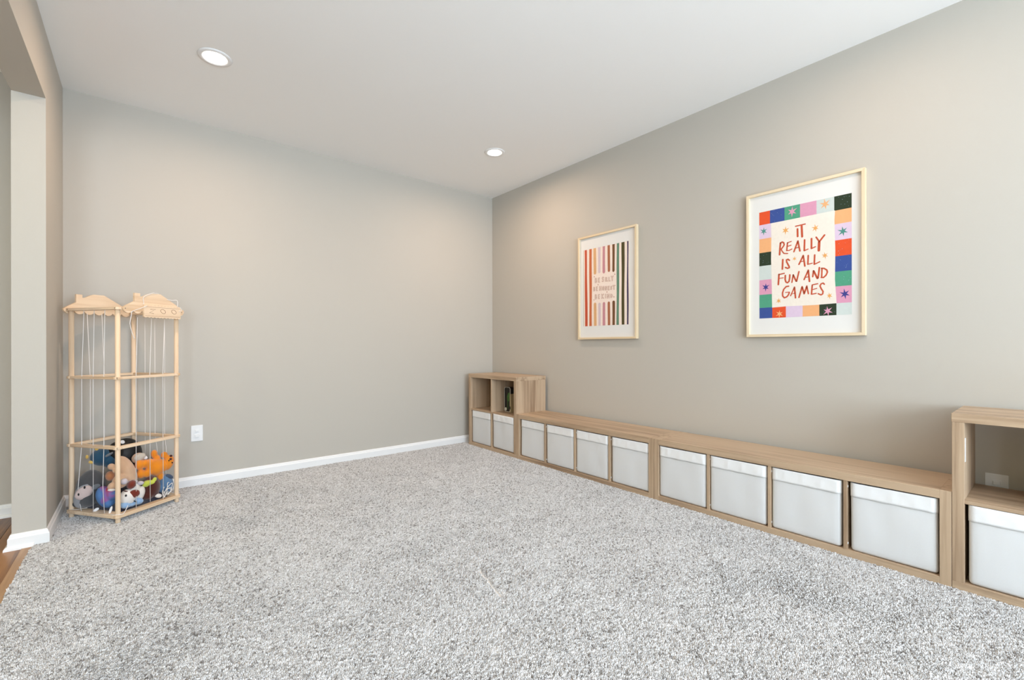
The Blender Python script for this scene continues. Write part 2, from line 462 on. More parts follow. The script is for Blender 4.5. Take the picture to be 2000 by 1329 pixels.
# stuffed toys as unions of ellipsoids: (x, y, z, rx, ry, rz, roll, yaw)
TOYS = {
 'gray': {
  'body': [(-3.456, -0.3052, 0.1631, 0.0746, 0.06, 0.1168, 0.0, 0.064), (-3.4113, -0.325, 0.1108, 0.0342, 0.05, 0.0586, 0.0, 0.052)],
  'head': [(-3.4787, -0.3232, 0.1476, 0.0521, 0.0475, 0.0996, 20.0, 0.07)],
  'snout': [(-3.4688, -0.3301, 0.1014, 0.0475, 0.0543, 0.0482, -25.0, 0.067)],
  'face': [(-3.4852, -0.3645, 0.1552, 0.0489, 0.014, 0.038, -42.0, 0.072)],
  'eye': [(-3.4817, -0.3769, 0.1905, 0.0049, 0.006, 0.0092, 0.0, 0.072), (-3.5088, -0.3752, 0.1524, 0.0048, 0.006, 0.0091, 0.0, 0.079)],
  'ear': [(-3.4282, -0.3674, 0.1828, 0.0216, 0.02, 0.0161, -20.0, 0.057)],
  'foot': [(-3.5312, -0.2865, 0.0753, 0.0187, 0.0124, 0.0192, 0.0, 0.083)],
 },
 'tiedye': {
  'body': [(-3.3795, -0.4297, 0.124, 0.0456, 0.06, 0.0733, -20.0, 0.045), (-3.3518, -0.4566, 0.1546, 0.0314, 0.05, 0.0509, 0.0, 0.038)],
  'tag': [(-3.4247, -0.4313, 0.0558, 0.0153, 0.002, 0.0095, -30.0, 0.057), (-3.3541, -0.5233, 0.0627, 0.0071, 0.002, 0.025, 15.0, 0.039)],
 },
 'tan': {
  'body': [(-3.2787, -0.4144, 0.2664, 0.0429, 0.06, 0.1047, -20.0, 0.018), (-3.3101, -0.4619, 0.218, 0.0418, 0.05, 0.0449, 0.0, 0.027), (-3.2227, -0.3444, 0.3259, 0.0369, 0.04, 0.0337, -30.0, 0.003)],
  'arm': [(-3.3514, -0.4622, 0.3148, 0.0217, 0.02, 0.0191, 40.0, 0.038), (-3.3314, -0.4817, 0.2901, 0.0169, 0.02, 0.0159, 40.0, 0.033)],
  'head': [(-3.3592, -0.4481, 0.2559, 0.0241, 0.03, 0.0303, 0.0, 0.04)],
  'hand': [(-3.3475, -0.506, 0.2039, 0.0215, 0.025, 0.0251, 30.0, 0.037)],
  'hem': [(-3.3492, -0.5233, 0.185, 0.0202, 0.006, 0.0081, 8.0, 0.038)],
  'patch': [(-3.2147, -0.3809, 0.3384, 0.034, 0.012, 0.0234, -25.0, 0.001)],
  'tag': [(-3.1883, -0.3602, 0.327, 0.016, 0.002, 0.0119, 30.0, -0.006)],
 },
 'bear': {
  'body': [(-3.126, -0.344, 0.2487, 0.0466, 0.055, 0.0585, 0.0, -0.023), (-3.1615, -0.3543, 0.2706, 0.027, 0.04, 0.0443, 0.0, -0.013), (-3.0873, -0.3458, 0.2565, 0.0251, 0.035, 0.0416, 0.0, -0.033), (-3.2148, -0.3782, 0.2877, 0.0262, 0.035, 0.0335, 0.0, 0.001), (-3.1857, -0.3744, 0.2889, 0.0239, 0.03, 0.027, 0.0, -0.007), (-3.2096, -0.377, 0.2262, 0.0263, 0.035, 0.0302, 0.0, -0.001), (-3.1778, -0.3726, 0.223, 0.024, 0.03, 0.027, 0.0, -0.009), (-3.1391, -0.3205, 0.3359, 0.0192, 0.028, 0.0276, 0.0, -0.019), (-3.1227, -0.325, 0.3031, 0.0193, 0.028, 0.0242, 0.0, -0.023), (-3.1068, -0.3453, 0.187, 0.0221, 0.03, 0.0311, 0.0, -0.028)],
  'head': [(-3.062, -0.3431, 0.2692, 0.0296, 0.0313, 0.0523, 15.0, -0.039), (-3.0846, -0.3351, 0.3234, 0.0196, 0.018, 0.0226, 0.0, -0.033)],
  'muzzle': [(-3.0481, -0.3498, 0.2753, 0.0127, 0.015, 0.0175, 0.0, -0.043)],
  'nose': [(-3.0504, -0.3711, 0.2972, 0.0084, 0.006, 0.0076, 30.0, -0.043)],
  'eye': [(-3.0604, -0.3737, 0.2889, 0.0039, 0.004, 0.0055, 0.0, -0.04), (-3.0419, -0.3682, 0.271, 0.0039, 0.004, 0.0056, 0.0, -0.045)],
  'ear': [(-3.0485, -0.3586, 0.3154, 0.0085, 0.006, 0.0087, 0.0, -0.043)],
 },
 'black': {
  'body': [(-3.2873, -0.2293, 0.3343, 0.0872, 0.085, 0.1132, 0.0, 0.019), (-3.3333, -0.2652, 0.3615, 0.0514, 0.06, 0.0741, 0.0, 0.031)],
  'tag': [(-3.307, -0.2803, 0.4278, 0.0155, 0.002, 0.0169, 25.0, 0.025)],
 },
 'teal': {
  'body': [(-3.4035, -0.2785, 0.348, 0.062, 0.05, 0.0562, 8.0, 0.05), (-3.3658, -0.283, 0.3197, 0.0403, 0.05, 0.0466, 0.0, 0.04)],
  'foot': [(-3.4551, -0.2967, 0.327, 0.0145, 0.014, 0.0117, 5.0, 0.063), (-3.4765, -0.2826, 0.3601, 0.0084, 0.012, 0.013, 0.0, 0.069)],
  'wing': [(-3.3717, -0.3206, 0.3643, 0.0274, 0.006, 0.0082, -30.0, 0.042)],
  'tag': [(-3.4217, -0.4351, 0.4313, 0.0094, 0.003, 0.0111, 0.0, 0.057)],
 },
 'dog': {
  'body': [(-3.1593, -0.3744, 0.1282, 0.0537, 0.06, 0.078, 0.0, -0.014), (-3.1757, -0.4014, 0.0852, 0.0344, 0.04, 0.0302, 0.0, -0.01), (-3.1433, -0.3807, 0.1069, 0.0324, 0.04, 0.0544, 0.0, -0.018)],
  'head': [(-3.2751, -0.4897, 0.1153, 0.0421, 0.05, 0.0513, 0.0, 0.017), (-3.2149, -0.434, 0.1111, 0.0258, 0.045, 0.0495, 15.0, 0.001), (-3.243, -0.4483, 0.1499, 0.0305, 0.045, 0.0392, 0.0, 0.008)],
  'ear': [(-3.2424, -0.5156, 0.1376, 0.0299, 0.012, 0.0257, -12.0, 0.008), (-3.2552, -0.4859, 0.1907, 0.0238, 0.03, 0.029, 30.0, 0.012)],
  'eye': [(-3.2816, -0.5355, 0.1397, 0.0054, 0.006, 0.0076, 0.0, 0.019)],
  'smile': [(-3.2425, -0.5133, 0.0921, 0.02, 0.004, 0.0032, 35.0, 0.008)],
  'foot': [(-3.1194, -0.4003, 0.0702, 0.0217, 0.02, 0.0136, 20.0, -0.025)],
  'brow': [(-3.282, -0.513, 0.161, 0.0147, 0.004, 0.0038, 25.0, 0.019)],
 },
 'lilac': {
  'body': [(-3.2918, -0.5097, 0.2226, 0.0195, 0.03, 0.0191, 0.0, 0.022), (-3.2528, -0.4681, 0.2022, 0.0302, 0.02, 0.013, 0.0, 0.011), (-3.2123, -0.4434, 0.1821, 0.0206, 0.02, 0.0132, 5.0, 0.0)],
 },
 'blue': {
  'body': [(-3.2302, -0.4749, 0.0785, 0.0355, 0.03, 0.0228, 10.0, 0.005), (-3.2845, -0.5159, 0.078, 0.0294, 0.03, 0.0222, 0.0, 0.02), (-3.2577, -0.4956, 0.0725, 0.0249, 0.03, 0.0161, 0.0, 0.013)],
 },
 'lime': {
  'body': [(-3.1649, -0.4034, 0.1669, 0.0346, 0.03, 0.0202, 5.0, -0.013), (-3.1408, -0.4015, 0.1788, 0.0134, 0.015, 0.0203, 30.0, -0.019), (-3.1836, -0.421, 0.1646, 0.021, 0.02, 0.02, 0.0, -0.008)],
 },
 'denim': {
  'body': [(-3.076, -0.3371, 0.1273, 0.042, 0.0413, 0.0662, -10.0, -0.036), (-3.0984, -0.3385, 0.1077, 0.0333, 0.04, 0.0416, 0.0, -0.03)],
  'cuff': [(-3.0569, -0.3539, 0.1765, 0.0253, 0.012, 0.0139, 38.0, -0.041)],
 },
}
CARPET = [(142, 136, 132), (198, 194, 191), (220, 217, 215), (236, 234, 233)]

# ------------------------------------------------------------------ recessed ceiling lamps


def ceiling_lamp(x, y, label, power=LAMP_POWER, color=LAMP_COLOR):
    t = thing('ceiling_light', label, 'ceiling light', (x, y, H), group='recessed ceiling lights')
    bm = bmesh.new()
    prof = [(0.060, -0.001), (0.066, -0.0065), (0.074, -0.0075), (0.086, -0.005), (0.090, 0.0), (0.060, 0.0)]
    n = 48
    rings = [[bm.verts.new((rr * math.cos(2 * math.pi * k / n), rr * math.sin(2 * math.pi * k / n), z)) for k in range(n)]
             for rr, z in prof]
    for i in range(len(prof)):
        a, b = rings[i], rings[(i + 1) % len(prof)]
        for k in range(n): bm.faces.new((a[k], a[(k + 1) % n], b[(k + 1) % n], b[k]))
    obj('trim_ring', bm, M['trim'], t, smooth=True)
    bm = bmesh.new()
    n = 40
    c = bm.verts.new((0, 0, -0.0062))
    r1 = [bm.verts.new((0.045 * math.cos(2 * math.pi * k / n), 0.045 * math.sin(2 * math.pi * k / n), -0.0055)) for k in range(n)]
    r2 = [bm.verts.new((0.0615 * math.cos(2 * math.pi * k / n), 0.0615 * math.sin(2 * math.pi * k / n), -0.0025)) for k in range(n)]
    for k in range(n):
        bm.faces.new((c, r1[k], r1[(k + 1) % n]))
        bm.faces.new((r1[k], r2[k], r2[(k + 1) % n], r1[(k + 1) % n]))
    obj('lens', bm, M['lens'], t, smooth=True)
    d = bpy.data.lights.new('lamp_light', 'AREA')
    d.shape = 'DISK'
    d.size = 0.11
    d.energy = power
    d.color = color
    d.spread = math.radians(172)
    l = bpy.data.objects.new('lamp_light', d)
    l.location = (0, 0, -0.010)
    l.parent = t
    C.objects.link(l)
    return t


ceiling_lamp(-2.861, -1.0, 'glowing round recessed ceiling light nearest the left wall')
ceiling_lamp(-0.747, -1.0, 'glowing round recessed ceiling light above the corner between the two walls')
ceiling_lamp(-2.861, -3.55, 'round recessed ceiling light of the second row, by the wide opening', LAMP_POWER_2)
ceiling_lamp(-0.747, -3.55, 'round recessed ceiling light of the second row, by the pictures', LAMP_POWER_2)
ceiling_lamp(-4.75, -1.6, 'round recessed ceiling light out in the hall', 11.0, (1.0, 0.88, 0.60))

# ------------------------------------------------------------------ shelving units
DEPTH = 0.388
XF = -0.421            # front plane of the units
XB = XF + DEPTH        # back plane
TH = 0.038
TD = 0.016
UZ = FZ


def shelf_unit_square(y0, y1, ztop, label, divider_top=True):
    """two by two unit, y0 = end nearest the back wall"""
    t = thing('cube_shelf', label, 'shelf unit', ((XF + XB) / 2, (y0 + y1) / 2, UZ), group='light oak cube shelf units')
    e = 0.0015
    world_box('top_panel', XF - e, XB, y1 - e, y0 + e, ztop - TH, ztop, M['oak_y'], t, bevel=0.0012)
    world_box('bottom_panel', XF, XB, y1, y0, UZ, UZ + TH, M['oak_y'], t, bevel=0.0012)
    for a, b in ((y0 - TH, y0), (y1, y1 + TH)):
        world_box('side_panel', XF, XB, a, b, UZ + TH, ztop - TH, M['oak_z'], t, bevel=0.0012)
    ym = (y0 + y1) / 2
    zm = (UZ + TH + ztop - TH) / 2 + 0.004
    world_box('shelf', XF + 0.004, XB, y1 + TH, y0 - TH, zm - TD / 2, zm + TD / 2, M['oak_y'], t, bevel=0.0008)
    for a, b in ((UZ + TH, zm - TD / 2), (zm + TD / 2, ztop - TH)):
        world_box('divider', XF + 0.004, XB, ym - TD / 2, ym + TD / 2, a, b, M['oak_z'], t, bevel=0.0008)
    return t, ym, zm


def shelf_unit_long(y0, y1, ztop, label):
    t = thing('bench_shelf', label, 'shelf unit', ((XF + XB) / 2, (y0 + y1) / 2, UZ), group='low oak bench shelf units')
    for a, b in ((y0 - TH, y0), (y1, y1 + TH)):
        world_box('end_panel', XF, XB, a, b, UZ, ztop + 0.0006, M['oak_z'], t, bevel=0.0012)
    world_box('top_panel', XF, XB, y1 + TH, y0 - TH, ztop - TH, ztop, M['oak_y'], t, bevel=0.0012)
    world_box('bottom_panel', XF, XB, y1 + TH, y0 - TH, UZ, UZ + TH, M['oak_y'], t, bevel=0.0012)
    W = (y0 - TH) - (y1 + TH)
    cell = (W - 3 * TD) / 4
    cells = []
    for k in range(4):
        a = y0 - TH - k * (cell + TD)
        cells.append((a, a - cell))
        if k < 3:
            d = world_box('divider', XF + 0.004, XB, a - cell - TD, a - cell, UZ + TH, ztop - TH, M['oak_z'], t, bevel=0.0008)
            for zz in (0.03, ztop - 2 * TH - 0.03 - UZ):
                bm = bmesh.new()
                bmesh.ops.create_uvsphere(bm, u_segments=8, v_segments=6, radius=0.004,
                                          matrix=Matrix.Translation((-DEPTH / 2 + 0.016, -TD / 2, zz - (ztop - 2 * TH - UZ) / 2)) @ Matrix.Diagonal((1.6, 0.5, 1.6, 1)))
                obj('screw_cap', bm, M['plastic'], d, smooth=True)
    return t, cells


Y0, Y1, Y2, Y3, Y4 = -0.122, -0.911, -2.3665, -3.834, -4.600
ZS, ZL = 0.7625, 0.4145
sq1, ym1, zm1 = shelf_unit_square(Y0, Y1 + 0.0005, ZS, 'two by two light oak cube shelf in the corner by the back wall')
ln1, cells1 = shelf_unit_long(Y1 - 0.0005, Y2 + 0.0005, ZL, 'low oak bench shelf beside the corner cube shelf, below the striped picture')
ln2, cells2 = shelf_unit_long(Y2 - 0.0005, Y3 + 0.0008, ZL, 'low oak bench shelf nearer the camera, below the lettered picture')
sq2, ym2, zm2 = shelf_unit_square(Y3 - 0.0008, Y4, ZS, 'two by two light oak cube shelf cut off by the right edge of the photo')
# strip stuck to the inner side panel of the last unit
st = obj('adhesive_strip', box_bm(-0.006, 0.010, -0.0012, 0.0012, -0.052, 0.052, bevel=0.001), M['plastic'])
st.location = (XF + 0.016 + 0.0, Y3 - 0.0008 - TH - 0.0014, 0.605)
set_props(st, 'small white plastic strip stuck inside the front edge of the right-hand cube shelf', 'strip')


# ------------------------------------------------------------------ fabric bins
def fabric_bin(w, h, d, seed):
    """open fabric box; local frame: x = depth (front at x=0, going +x), y centred, z up from 0"""
    rg = random.Random(seed)
    bm = bmesh.new()
    add_box(bm, 0, d, -w / 2, w / 2, 0, h)
    top = [f for f in bm.faces if f.normal.z > 0.9]
    bmesh.ops.delete(bm, geom=top, context='FACES_ONLY')
    es = [e for e in bm.edges if (abs(e.verts[0].co.z - e.verts[1].co.z) > 0.1) or (e.verts[0].co.z < 0.001 and e.verts[1].co.z < 0.001)]
    bmesh.ops.bevel(bm, geom=es, offset=0.014, segments=3, affect='EDGES', profile=0.5)
    bmesh.ops.triangulate(bm, faces=[f for f in bm.faces if len(f.verts) > 4])
    for _ in range(4):
        bmesh.ops.subdivide_edges(bm, edges=[e for e in bm.edges if e.calc_length() > 0.03], cuts=1, use_grid_fill=True)
    ph = [rg.uniform(0, 6.28) for _ in range(6)]
    for v in bm.verts:
        if v.co.x < 0.02:
            y, z = v.co.y / w, v.co.z / h
            edge = (1 - (2 * abs(y)) ** 4) * (z * (1.0 - z) * 4) ** 0.6
            s = (0.5 * math.sin(7 * y + 3 * z + ph[0]) + 0.35 * math.sin(5 * z - 9 * y + ph[1]) + 0.25 * math.sin(15 * y + ph[2]))
            v.co.x += 0.0022 * s * max(0, edge) - 0.0025 * max(0, edge)
    body = bm
    # cuff: folded band around the rim, standing slightly proud, with a wavy lower hem
    bm = bmesh.new()
    ch, off = 0.069, 0.0032
    R = 0.014
    path = []
    seg = 26
    for k in range(seg + 1):
        path.append((-off, -w / 2 + R + (w - 2 * R) * k / seg))
    path = [(0.03, -w / 2 - off * 0.3), (0.012, -w / 2 - off * 0.3), (0.003, -w / 2 + 0.003)] + path + [(0.003, w / 2 - 0.003), (0.012, w / 2 + off * 0.3), (0.03, w / 2 + off * 0.3)]
    nz = 7
    grid = []
    for i, (x, y) in enumerate(path):
        colv = []
        for j in range(nz + 1):
            z = h + 0.0025 - ch * j / nz
            u = y / w
            wr = 0.0016 * math.sin(26 * u + ph[3] + 2.2 * j / nz) * math.sin(math.pi * j / nz) + 0.0012 * math.sin(47 * u + ph[4] - 3 * j / nz) * math.sin(math.pi * j / nz)
            if j == nz: z += 0.0008 * math.sin(21 * u + ph[5])
            xx = x
            if -w / 2 + R <= y <= w / 2 - R: xx = x - max(0, wr) - 0.0012 * (j / nz) ** 2
            colv.append(bm.verts.new((xx, y, z)))
        grid.append(colv)
    for a, b in zip(grid[:-1], grid[1:]):
        for j in range(nz):
            bm.faces.new((a[j], a[j + 1], b[j + 1], b[j]))
    return body, bm


def place_bin(yc, z0, label, seed, w=0.322, h=0.338, tilt=0.0, yaw=0.0, push=0.010, roll=0.0):
    t = thing('fabric_bin', label, 'storage bin', (XF + push, yc, z0), yaw, group='white fabric bins in the shelf units')
    t.rotation_euler = (roll, tilt, yaw)
    b, c = fabric_bin(w, h, 0.355, seed)
    o = obj('bin_body', b, M['bin'], t, smooth=True)
    md = o.modifiers.new('thickness', 'SOLIDIFY')
    md.thickness = 0.004
    md.offset = -1.0
    o = obj('cuff', c, M['cuff'], t, smooth=True)
    md = o.modifiers.new('thickness', 'SOLIDIFY')
    md.thickness = 0.0016
    md.offset = 0
    return t


bz = UZ + TH + 0.002
sq_cells = [((Y0 - TH + ym1 + TD / 2) / 2), ((ym1 - TD / 2 + Y1 + TH) / 2)]
place_bin(sq_cells[0], bz, 'white fabric bin in the corner cube shelf, nearest the back wall', 1, w=0.322)
place_bin(sq_cells[1], bz + 0.004, 'white fabric bin hanging slightly askew in the corner cube shelf', 2, w=0.322, roll=0.012, tilt=-0.01)
names1 = ['white fabric bin of the far bench right beside the corner cube shelf',
          'white fabric bin second from the corner cube shelf in the far bench',
          'white fabric bin with rumpled cuff, third in the far bench',
          'white fabric bin with creased cuff at the near end of the far bench']
names2 = ['white fabric bin at the far end of the near bench, just past the bench joint',
          'white fabric bin second from the bench joint in the near bench',
          'white fabric bin third from the bench joint in the near bench',
          'largest-looking white fabric bin at the near end of the near bench']
for k, (a, b) in enumerate(cells1):
    off = (-0.006, 0.0, 0.003, -0.004)[k]
    place_bin((a + b) / 2 + off - 0.001, bz, names1[k], 10 + k, w=abs(a - b) - 0.014, roll=(0.010, -0.006, 0.003, 0.0)[k],
              push=(0.014, 0.010, 0.008, 0.008)[k], yaw=(0.01, -0.006, 0.0, 0.004)[k])
for k, (a, b) in enumerate(cells2):
    off = (0.003, 0.003, 0.004, -0.004)[k]
    place_bin((a + b) / 2 + off, bz, names2[k], 20 + k, w=abs(a - b) - (0.010, 0.012, 0.013, 0.018)[k], roll=(0.0, 0.0, 0.003, -0.006)[k],
              push=(0.008, 0.008, 0.009, 0.010)[k])
place_bin((Y3 - TH + ym2 + TD / 2) / 2 - 0.003, bz, 'white fabric bin under the shelf of the right-hand cube unit', 31, w=0.318, push=0.008)

# ------------------------------------------------------------------ books in the corner cube shelf
M['case_black'] = plain('case_black', lin(24, 24, 22), rough=0.35, spec=0.5)
M['case_rim'] = plain('case_rim', lin(205, 200, 190), rough=0.3, spec=0.6)
M['case_green'] = plain('case_green', lin(70, 110, 52), rough=0.5, var=0.5, vscale=30)
M['case_dot'] = plain('case_dot', lin(225, 222, 205), rough=0.5)
M['book_tan'] = plain('book_tan', lin(196, 178, 140), rough=0.6)
M['book_dark'] = plain('book_dark', lin(36, 46, 34), rough=0.5)
zs = zm1 + TD / 2
gx = -0.272
t = thing('game_case', 'black rounded game case with pale rim and green art in the corner cube shelf', 'case', (gx, -0.600, zs), 0.0)
w2, hh = 0.047, 0.252


def rounded(w, h, r, n=6, y0=0.0):
    pts = []
    for cx, cz, a0 in ((w - r, r, -90), (w - r, h - r, 0), (-w + r, h - r, 90), (-w + r, r, 180)):
        for k in range(n + 1):
            a = math.radians(a0 + 90 * k / n)
            pts.append((cx + r * math.cos(a), cz + r * math.sin(a)))
    return pts


xf = lambda s, d, z: Vector((d, -s, z))
bm = bmesh.new()
add_prism(bm, rounded(w2, hh, 0.022), 0.0, 0.060, xf)
obj('case_body', bm, M['case_black'], t)
bm = bmesh.new()
po = rounded(w2 + 0.0005, hh + 0.0005, 0.022)
pi = [(s * (w2 - 0.0045) / w2, 0.0045 + z * (hh - 0.009) / hh) for s, z in po]
va = [[bm.verts.new(xf(s, d, z)) for s, z in p] for p, d in ((po, 0.002), (po, -0.003), (pi, -0.003), (pi, 0.001))]
for a, b in zip(va[:-1], va[1:]):
    for k in range(len(a)): bm.faces.new((a[k], a[(k + 1) % len(a)], b[(k + 1) % len(a)], b[k]))
obj('case_rim', bm, M['case_rim'], t)
bm = bmesh.new()
add_prism(bm, [(0.000, 0.115), (0.026, 0.108), (0.040, 0.15), (0.034, 0.20), (0.012, 0.19), (-0.006, 0.155)], -0.0012, 0.0, xf)
add_prism(bm, [(0.002, 0.03), (0.010, 0.03), (0.012, 0.125), (0.002, 0.125)], -0.0012, 0.0, xf)
obj('green_art', bm, M['case_green'], t)
bm = bmesh.new()
add_prism(bm, [(-0.024 + 0.015 * math.cos(a * math.pi / 8), 0.026 + 0.017 * math.sin(a * math.pi / 8)) for a in range(16)], -0.0026, -0.0008, xf)
obj('round_badge', bm, M['case_dot'], t)
t = thing('book', 'thin tan-edged book standing beside the black case in the corner cube shelf', 'book', (gx - 0.012, -0.657, zs), 0.0)
bm = box_bm(0, 0.15, -0.0065, 0.0065, 0, 0.185, bevel=0.001)
obj('cover', bm, M['book_tan'], t)
obj('spine_band', box_bm(-0.0008, 0.0, -0.0055, 0.0055, 0.03, 0.06), M['book_dark'], t)

# ------------------------------------------------------------------ outlets


def outlet(name, loc, rotz, label):
    """faces local -y"""
    t = thing(name, label, 'outlet', loc, rotz, group='white duplex outlets')
    obj('cover_plate', box_bm(-0.0385, 0.0385, -0.0065, 0.0, -0.0610, 0.0610, bevel=0.003, seg=3), M['plastic'], t)
    for s in (1, -1):
        bm = bmesh.new()
        pts = []
        for k in range(28):
            a = 2 * math.pi * k / 28
            pts.append((max(-0.0165, min(0.0165, 0.020 * math.cos(a))), s * 0.0195 + max(-0.0148, min(0.0148, 0.0175 * math.sin(a)))))
        add_prism(bm, pts, -0.0098, -0.006, lambda s_, d, z: Vector((s_, d, z)))
        so = obj('socket', bm, M['plastic'], t)
        bm = bmesh.new()
        for dx, w_ in ((-0.0065, 0.0022), (0.0065, 0.0018)):
            add_box(bm, dx - w_ / 2, dx + w_ / 2, -0.0101, -0.0095, s * 0.0195 - 0.001, s * 0.0195 + 0.0075)
        add_box(bm, -0.0025, 0.0025, -0.0101, -0.0095, s * 0.0195 - 0.0105, s * 0.0195 - 0.0060)
        if s == -1 or name != 'wall_outlet':
            bm.free()
            bm = bmesh.new()
            add_box(bm, -0.013, 0.013, -0.0150, -0.0095, s * 0.0195 - 0.011, s * 0.0195 + 0.011, bevel=0.003, seg=2)
            obj('safety_cap', bm, M['plastic'], so)
        else:
            bm.free()
            bm = bmesh.new()
            add_box(bm, -0.012, 0.012, -0.0150, -0.0095, s * 0.0195 - 0.009, s * 0.0195 + 0.009, bevel=0.004, seg=2)
            obj('safety_cap', bm, M['plastic'], so)
    bm = bmesh.new()
    bmesh.ops.create_cone(bm, cap_ends=True, segments=12, radius1=0.003, radius2=0.0026, depth=0.0012,
                          matrix=Matrix.Translation((0, -0.0069, 0)) @ Matrix.Rotation(math.radians(90), 4, 'X'))
    obj('screw', bm, M['trim'], t)
    return t


outlet('wall_outlet', (-2.872, 0.0, 0.395), 0.0, 'white outlet on the back wall beside the wooden toy cage')
outlet('wall_outlet', (0.0, -3.941, 0.382), math.radians(-90), 'white outlet seen through the open cell of the right-hand cube shelf')


# ------------------------------------------------------------------ framed pictures
def flat_mat(name, col):
    return plain(name, col, rough=0.7, spec=0.15, var=0.05, vscale=60)


ART = {
    'cream': lin(238, 229, 217), 'red': lin(226, 86, 48), 'blue': lin(62, 84, 150), 'green': lin(84, 158, 128),
    'pink': lin(218, 156, 182), 'pale': lin(205, 214, 210), 'dark': lin(50, 62, 46), 'orange': lin(238, 176, 124),
    'lilac': lin(220, 198, 220), 'teal': lin(84, 146, 134), 'letter': lin(196, 88, 60), 'star': lin(232, 168, 96),
    'navy': lin(66, 70, 140), 'fleck': lin(150, 170, 190),
    'brick': lin(196, 88, 62), 'rust': lin(200, 110, 72), 'tan': lin(220, 172, 124), 'mauve': lin(214, 196, 202),
    'rose': lin(200, 142, 150), 'brown': lin(172, 108, 78), 'umber': lin(118, 80, 54), 'sage': lin(104, 140, 118),
    'olive': lin(82, 74, 46), 'plum': lin(70, 60, 92), 'blush': lin(243, 226, 214), 'ink': lin(168, 108, 80)}
ART_KEYS = list(ART)
ART_M = [flat_mat('ink_' + k, v) for k, v in ART.items()]


class Print:
    """flat print: polygons in (s, z), s = distance from the back wall, stacked in hair-thin layers"""

    def __init__(self, s0, z0, x):
        self.bm = bmesh.new()
        self.s0, self.z0, self.x = s0, z0, x

    def poly(self, pts, key, layer):
        vs = [self.bm.verts.new((self.x - 0.00022 * layer, -(s - self.s0), z - self.z0)) for s, z in pts]
        f = self.bm.faces.new(vs)
        f.material_index = ART_KEYS.index(key)

    def stroke(self, pts, w, key, layer):
        r = w / 2
        for (a, b) in zip(pts[:-1], pts[1:]):
            dx, dz = b[0] - a[0], b[1] - a[1]
            L = math.hypot(dx, dz) or 1e-6
            nx, nz = -dz / L * r, dx / L * r
            self.poly([(a[0] + nx, a[1] + nz), (b[0] + nx, b[1] + nz), (b[0] - nx, b[1] - nz), (a[0] - nx, a[1] - nz)], key, layer)
        for i, p in enumerate(pts):
            self.poly([(p[0] + r * math.cos(k * math.pi / 5), p[1] + r * math.sin(k * math.pi / 5)) for k in range(10)], key, layer + 0.02 * (i % 2 + 1))

    def star(self, s, z, r, key, layer, rot=0.1, n=6):
        rg = random.Random(int(s * 1e4))
        pts = []
        for k in range(2 * n):
            a = math.pi * k / n + math.pi / 2 + rot
            rr = r * (rg.uniform(0.82, 1.08) if k % 2 == 0 else 0.33)
            pts.append((s + rr * 0.86 * math.cos(a), z + rr * math.sin(a)))
        c = (s, z)
        for k in range(2 * n):
            self.poly([c, pts[k], pts[(k + 1) % (2 * n)]], key, layer)

    def build(self, parent):
        me = bpy.data.meshes.new('print')
        self.bm.to_mesh(me)
        self.bm.free()
        for m in ART_M: me.materials.append(m)
        o = bpy.data.objects.new('print', me)
        o.parent = parent
        C.objects.link(o)
        return o


def picture(name, sa, sb, za, zb, label):
    sc, zc = (sa + sb) / 2, (za + zb) / 2
    t = thing(name, label, 'picture', (0.0, -sc, zc), 0.0, group='framed prints on the right wall')
    fw, fd = 0.017, 0.031
    hs, hz = (sb - sa) / 2, (zb - za) / 2
    for (zz0, zz1, sgn) in ((hz - fw, hz, 1), (-hz, -hz + fw, -1)):
        bm = bmesh.new()
        o, i = (hz, hz - fw) if sgn > 0 else (-hz, -hz + fw)
        add_prism(bm, [(-hs, o), (hs, o), (hs - fw, i), (-hs + fw, i)], -fd, -0.001, lambda s, d, z: Vector((d, s, z)))
        bmesh.ops.bevel(bm, geom=bm.edges[:], offset=0.0008, segments=1, affect='EDGES')
        obj('frame_rail', bm, M['frame_y'], t)
    for sgn in (1, -1):
        bm = bmesh.new()
        add_prism(bm, [(sgn * hs, -hz), (sgn * hs, hz), (sgn * (hs - fw), hz - fw), (sgn * (hs - fw), -hz + fw)], -fd, -0.001,
                  lambda s, d, z: Vector((d, s, z)))
        bmesh.ops.bevel(bm, geom=bm.edges[:], offset=0.0008, segments=1, affect='EDGES')
        obj('frame_stile', bm, M['frame_z'], t)
    obj('mat_board', box_bm(-0.0135, -0.003, -hs + fw * 0.6, hs - fw * 0.6, -hz + fw * 0.6, hz - fw * 0.6), M['paper'], t)
    return t, sc, zc


PX = -0.0138
# lettered picture with the patchwork border
t, sc, zc = picture('framed_print', 2.818, 3.450, 1.117, 2.061,
                    'large wood-framed poster with red lettering inside a patchwork border')
p = Print(sc, zc, PX)
O = (2.893, 3.385, 1.239, 1.937)
tx = [O[0], 2.957, 3.041, 3.127, 3.2135, 3.302, O[1]]
cols = ['red', 'blue', 'green', 'pink', 'pale', 'dark']
for k in range(6): p.poly([(tx[k], 1.853), (tx[k + 1], 1.853), (tx[k + 1], O[3]), (tx[k], O[3])], cols[k], 1)
bx = [O[0], 2.970, 3.048, 3.140, 3.227, 3.312, O[1]]
cols = ['blue', 'red', 'lilac', 'orange', 'dark', 'pale']
for k in range(6): p.poly([(bx[k], O[2]), (bx[k + 1], O[2]), (bx[k + 1], 1.3085), (bx[k], 1.3085)], cols[k], 1)
rz = [1.853, 1.7726, 1.6775, 1.584, 1.4935, 1.407, 1.3085]
cols = ['orange', 'lilac', 'red', 'blue', 'green', 'pink']
for k in range(6): p.poly([(3.300, rz[k + 1]), (O[1], rz[k + 1]), (O[1], rz[k]), (3.300, rz[k])], cols[k], 1)
lz = [1.853, 1.761, 1.670, 1.5835, 1.491, 1.3945, 1.3085]
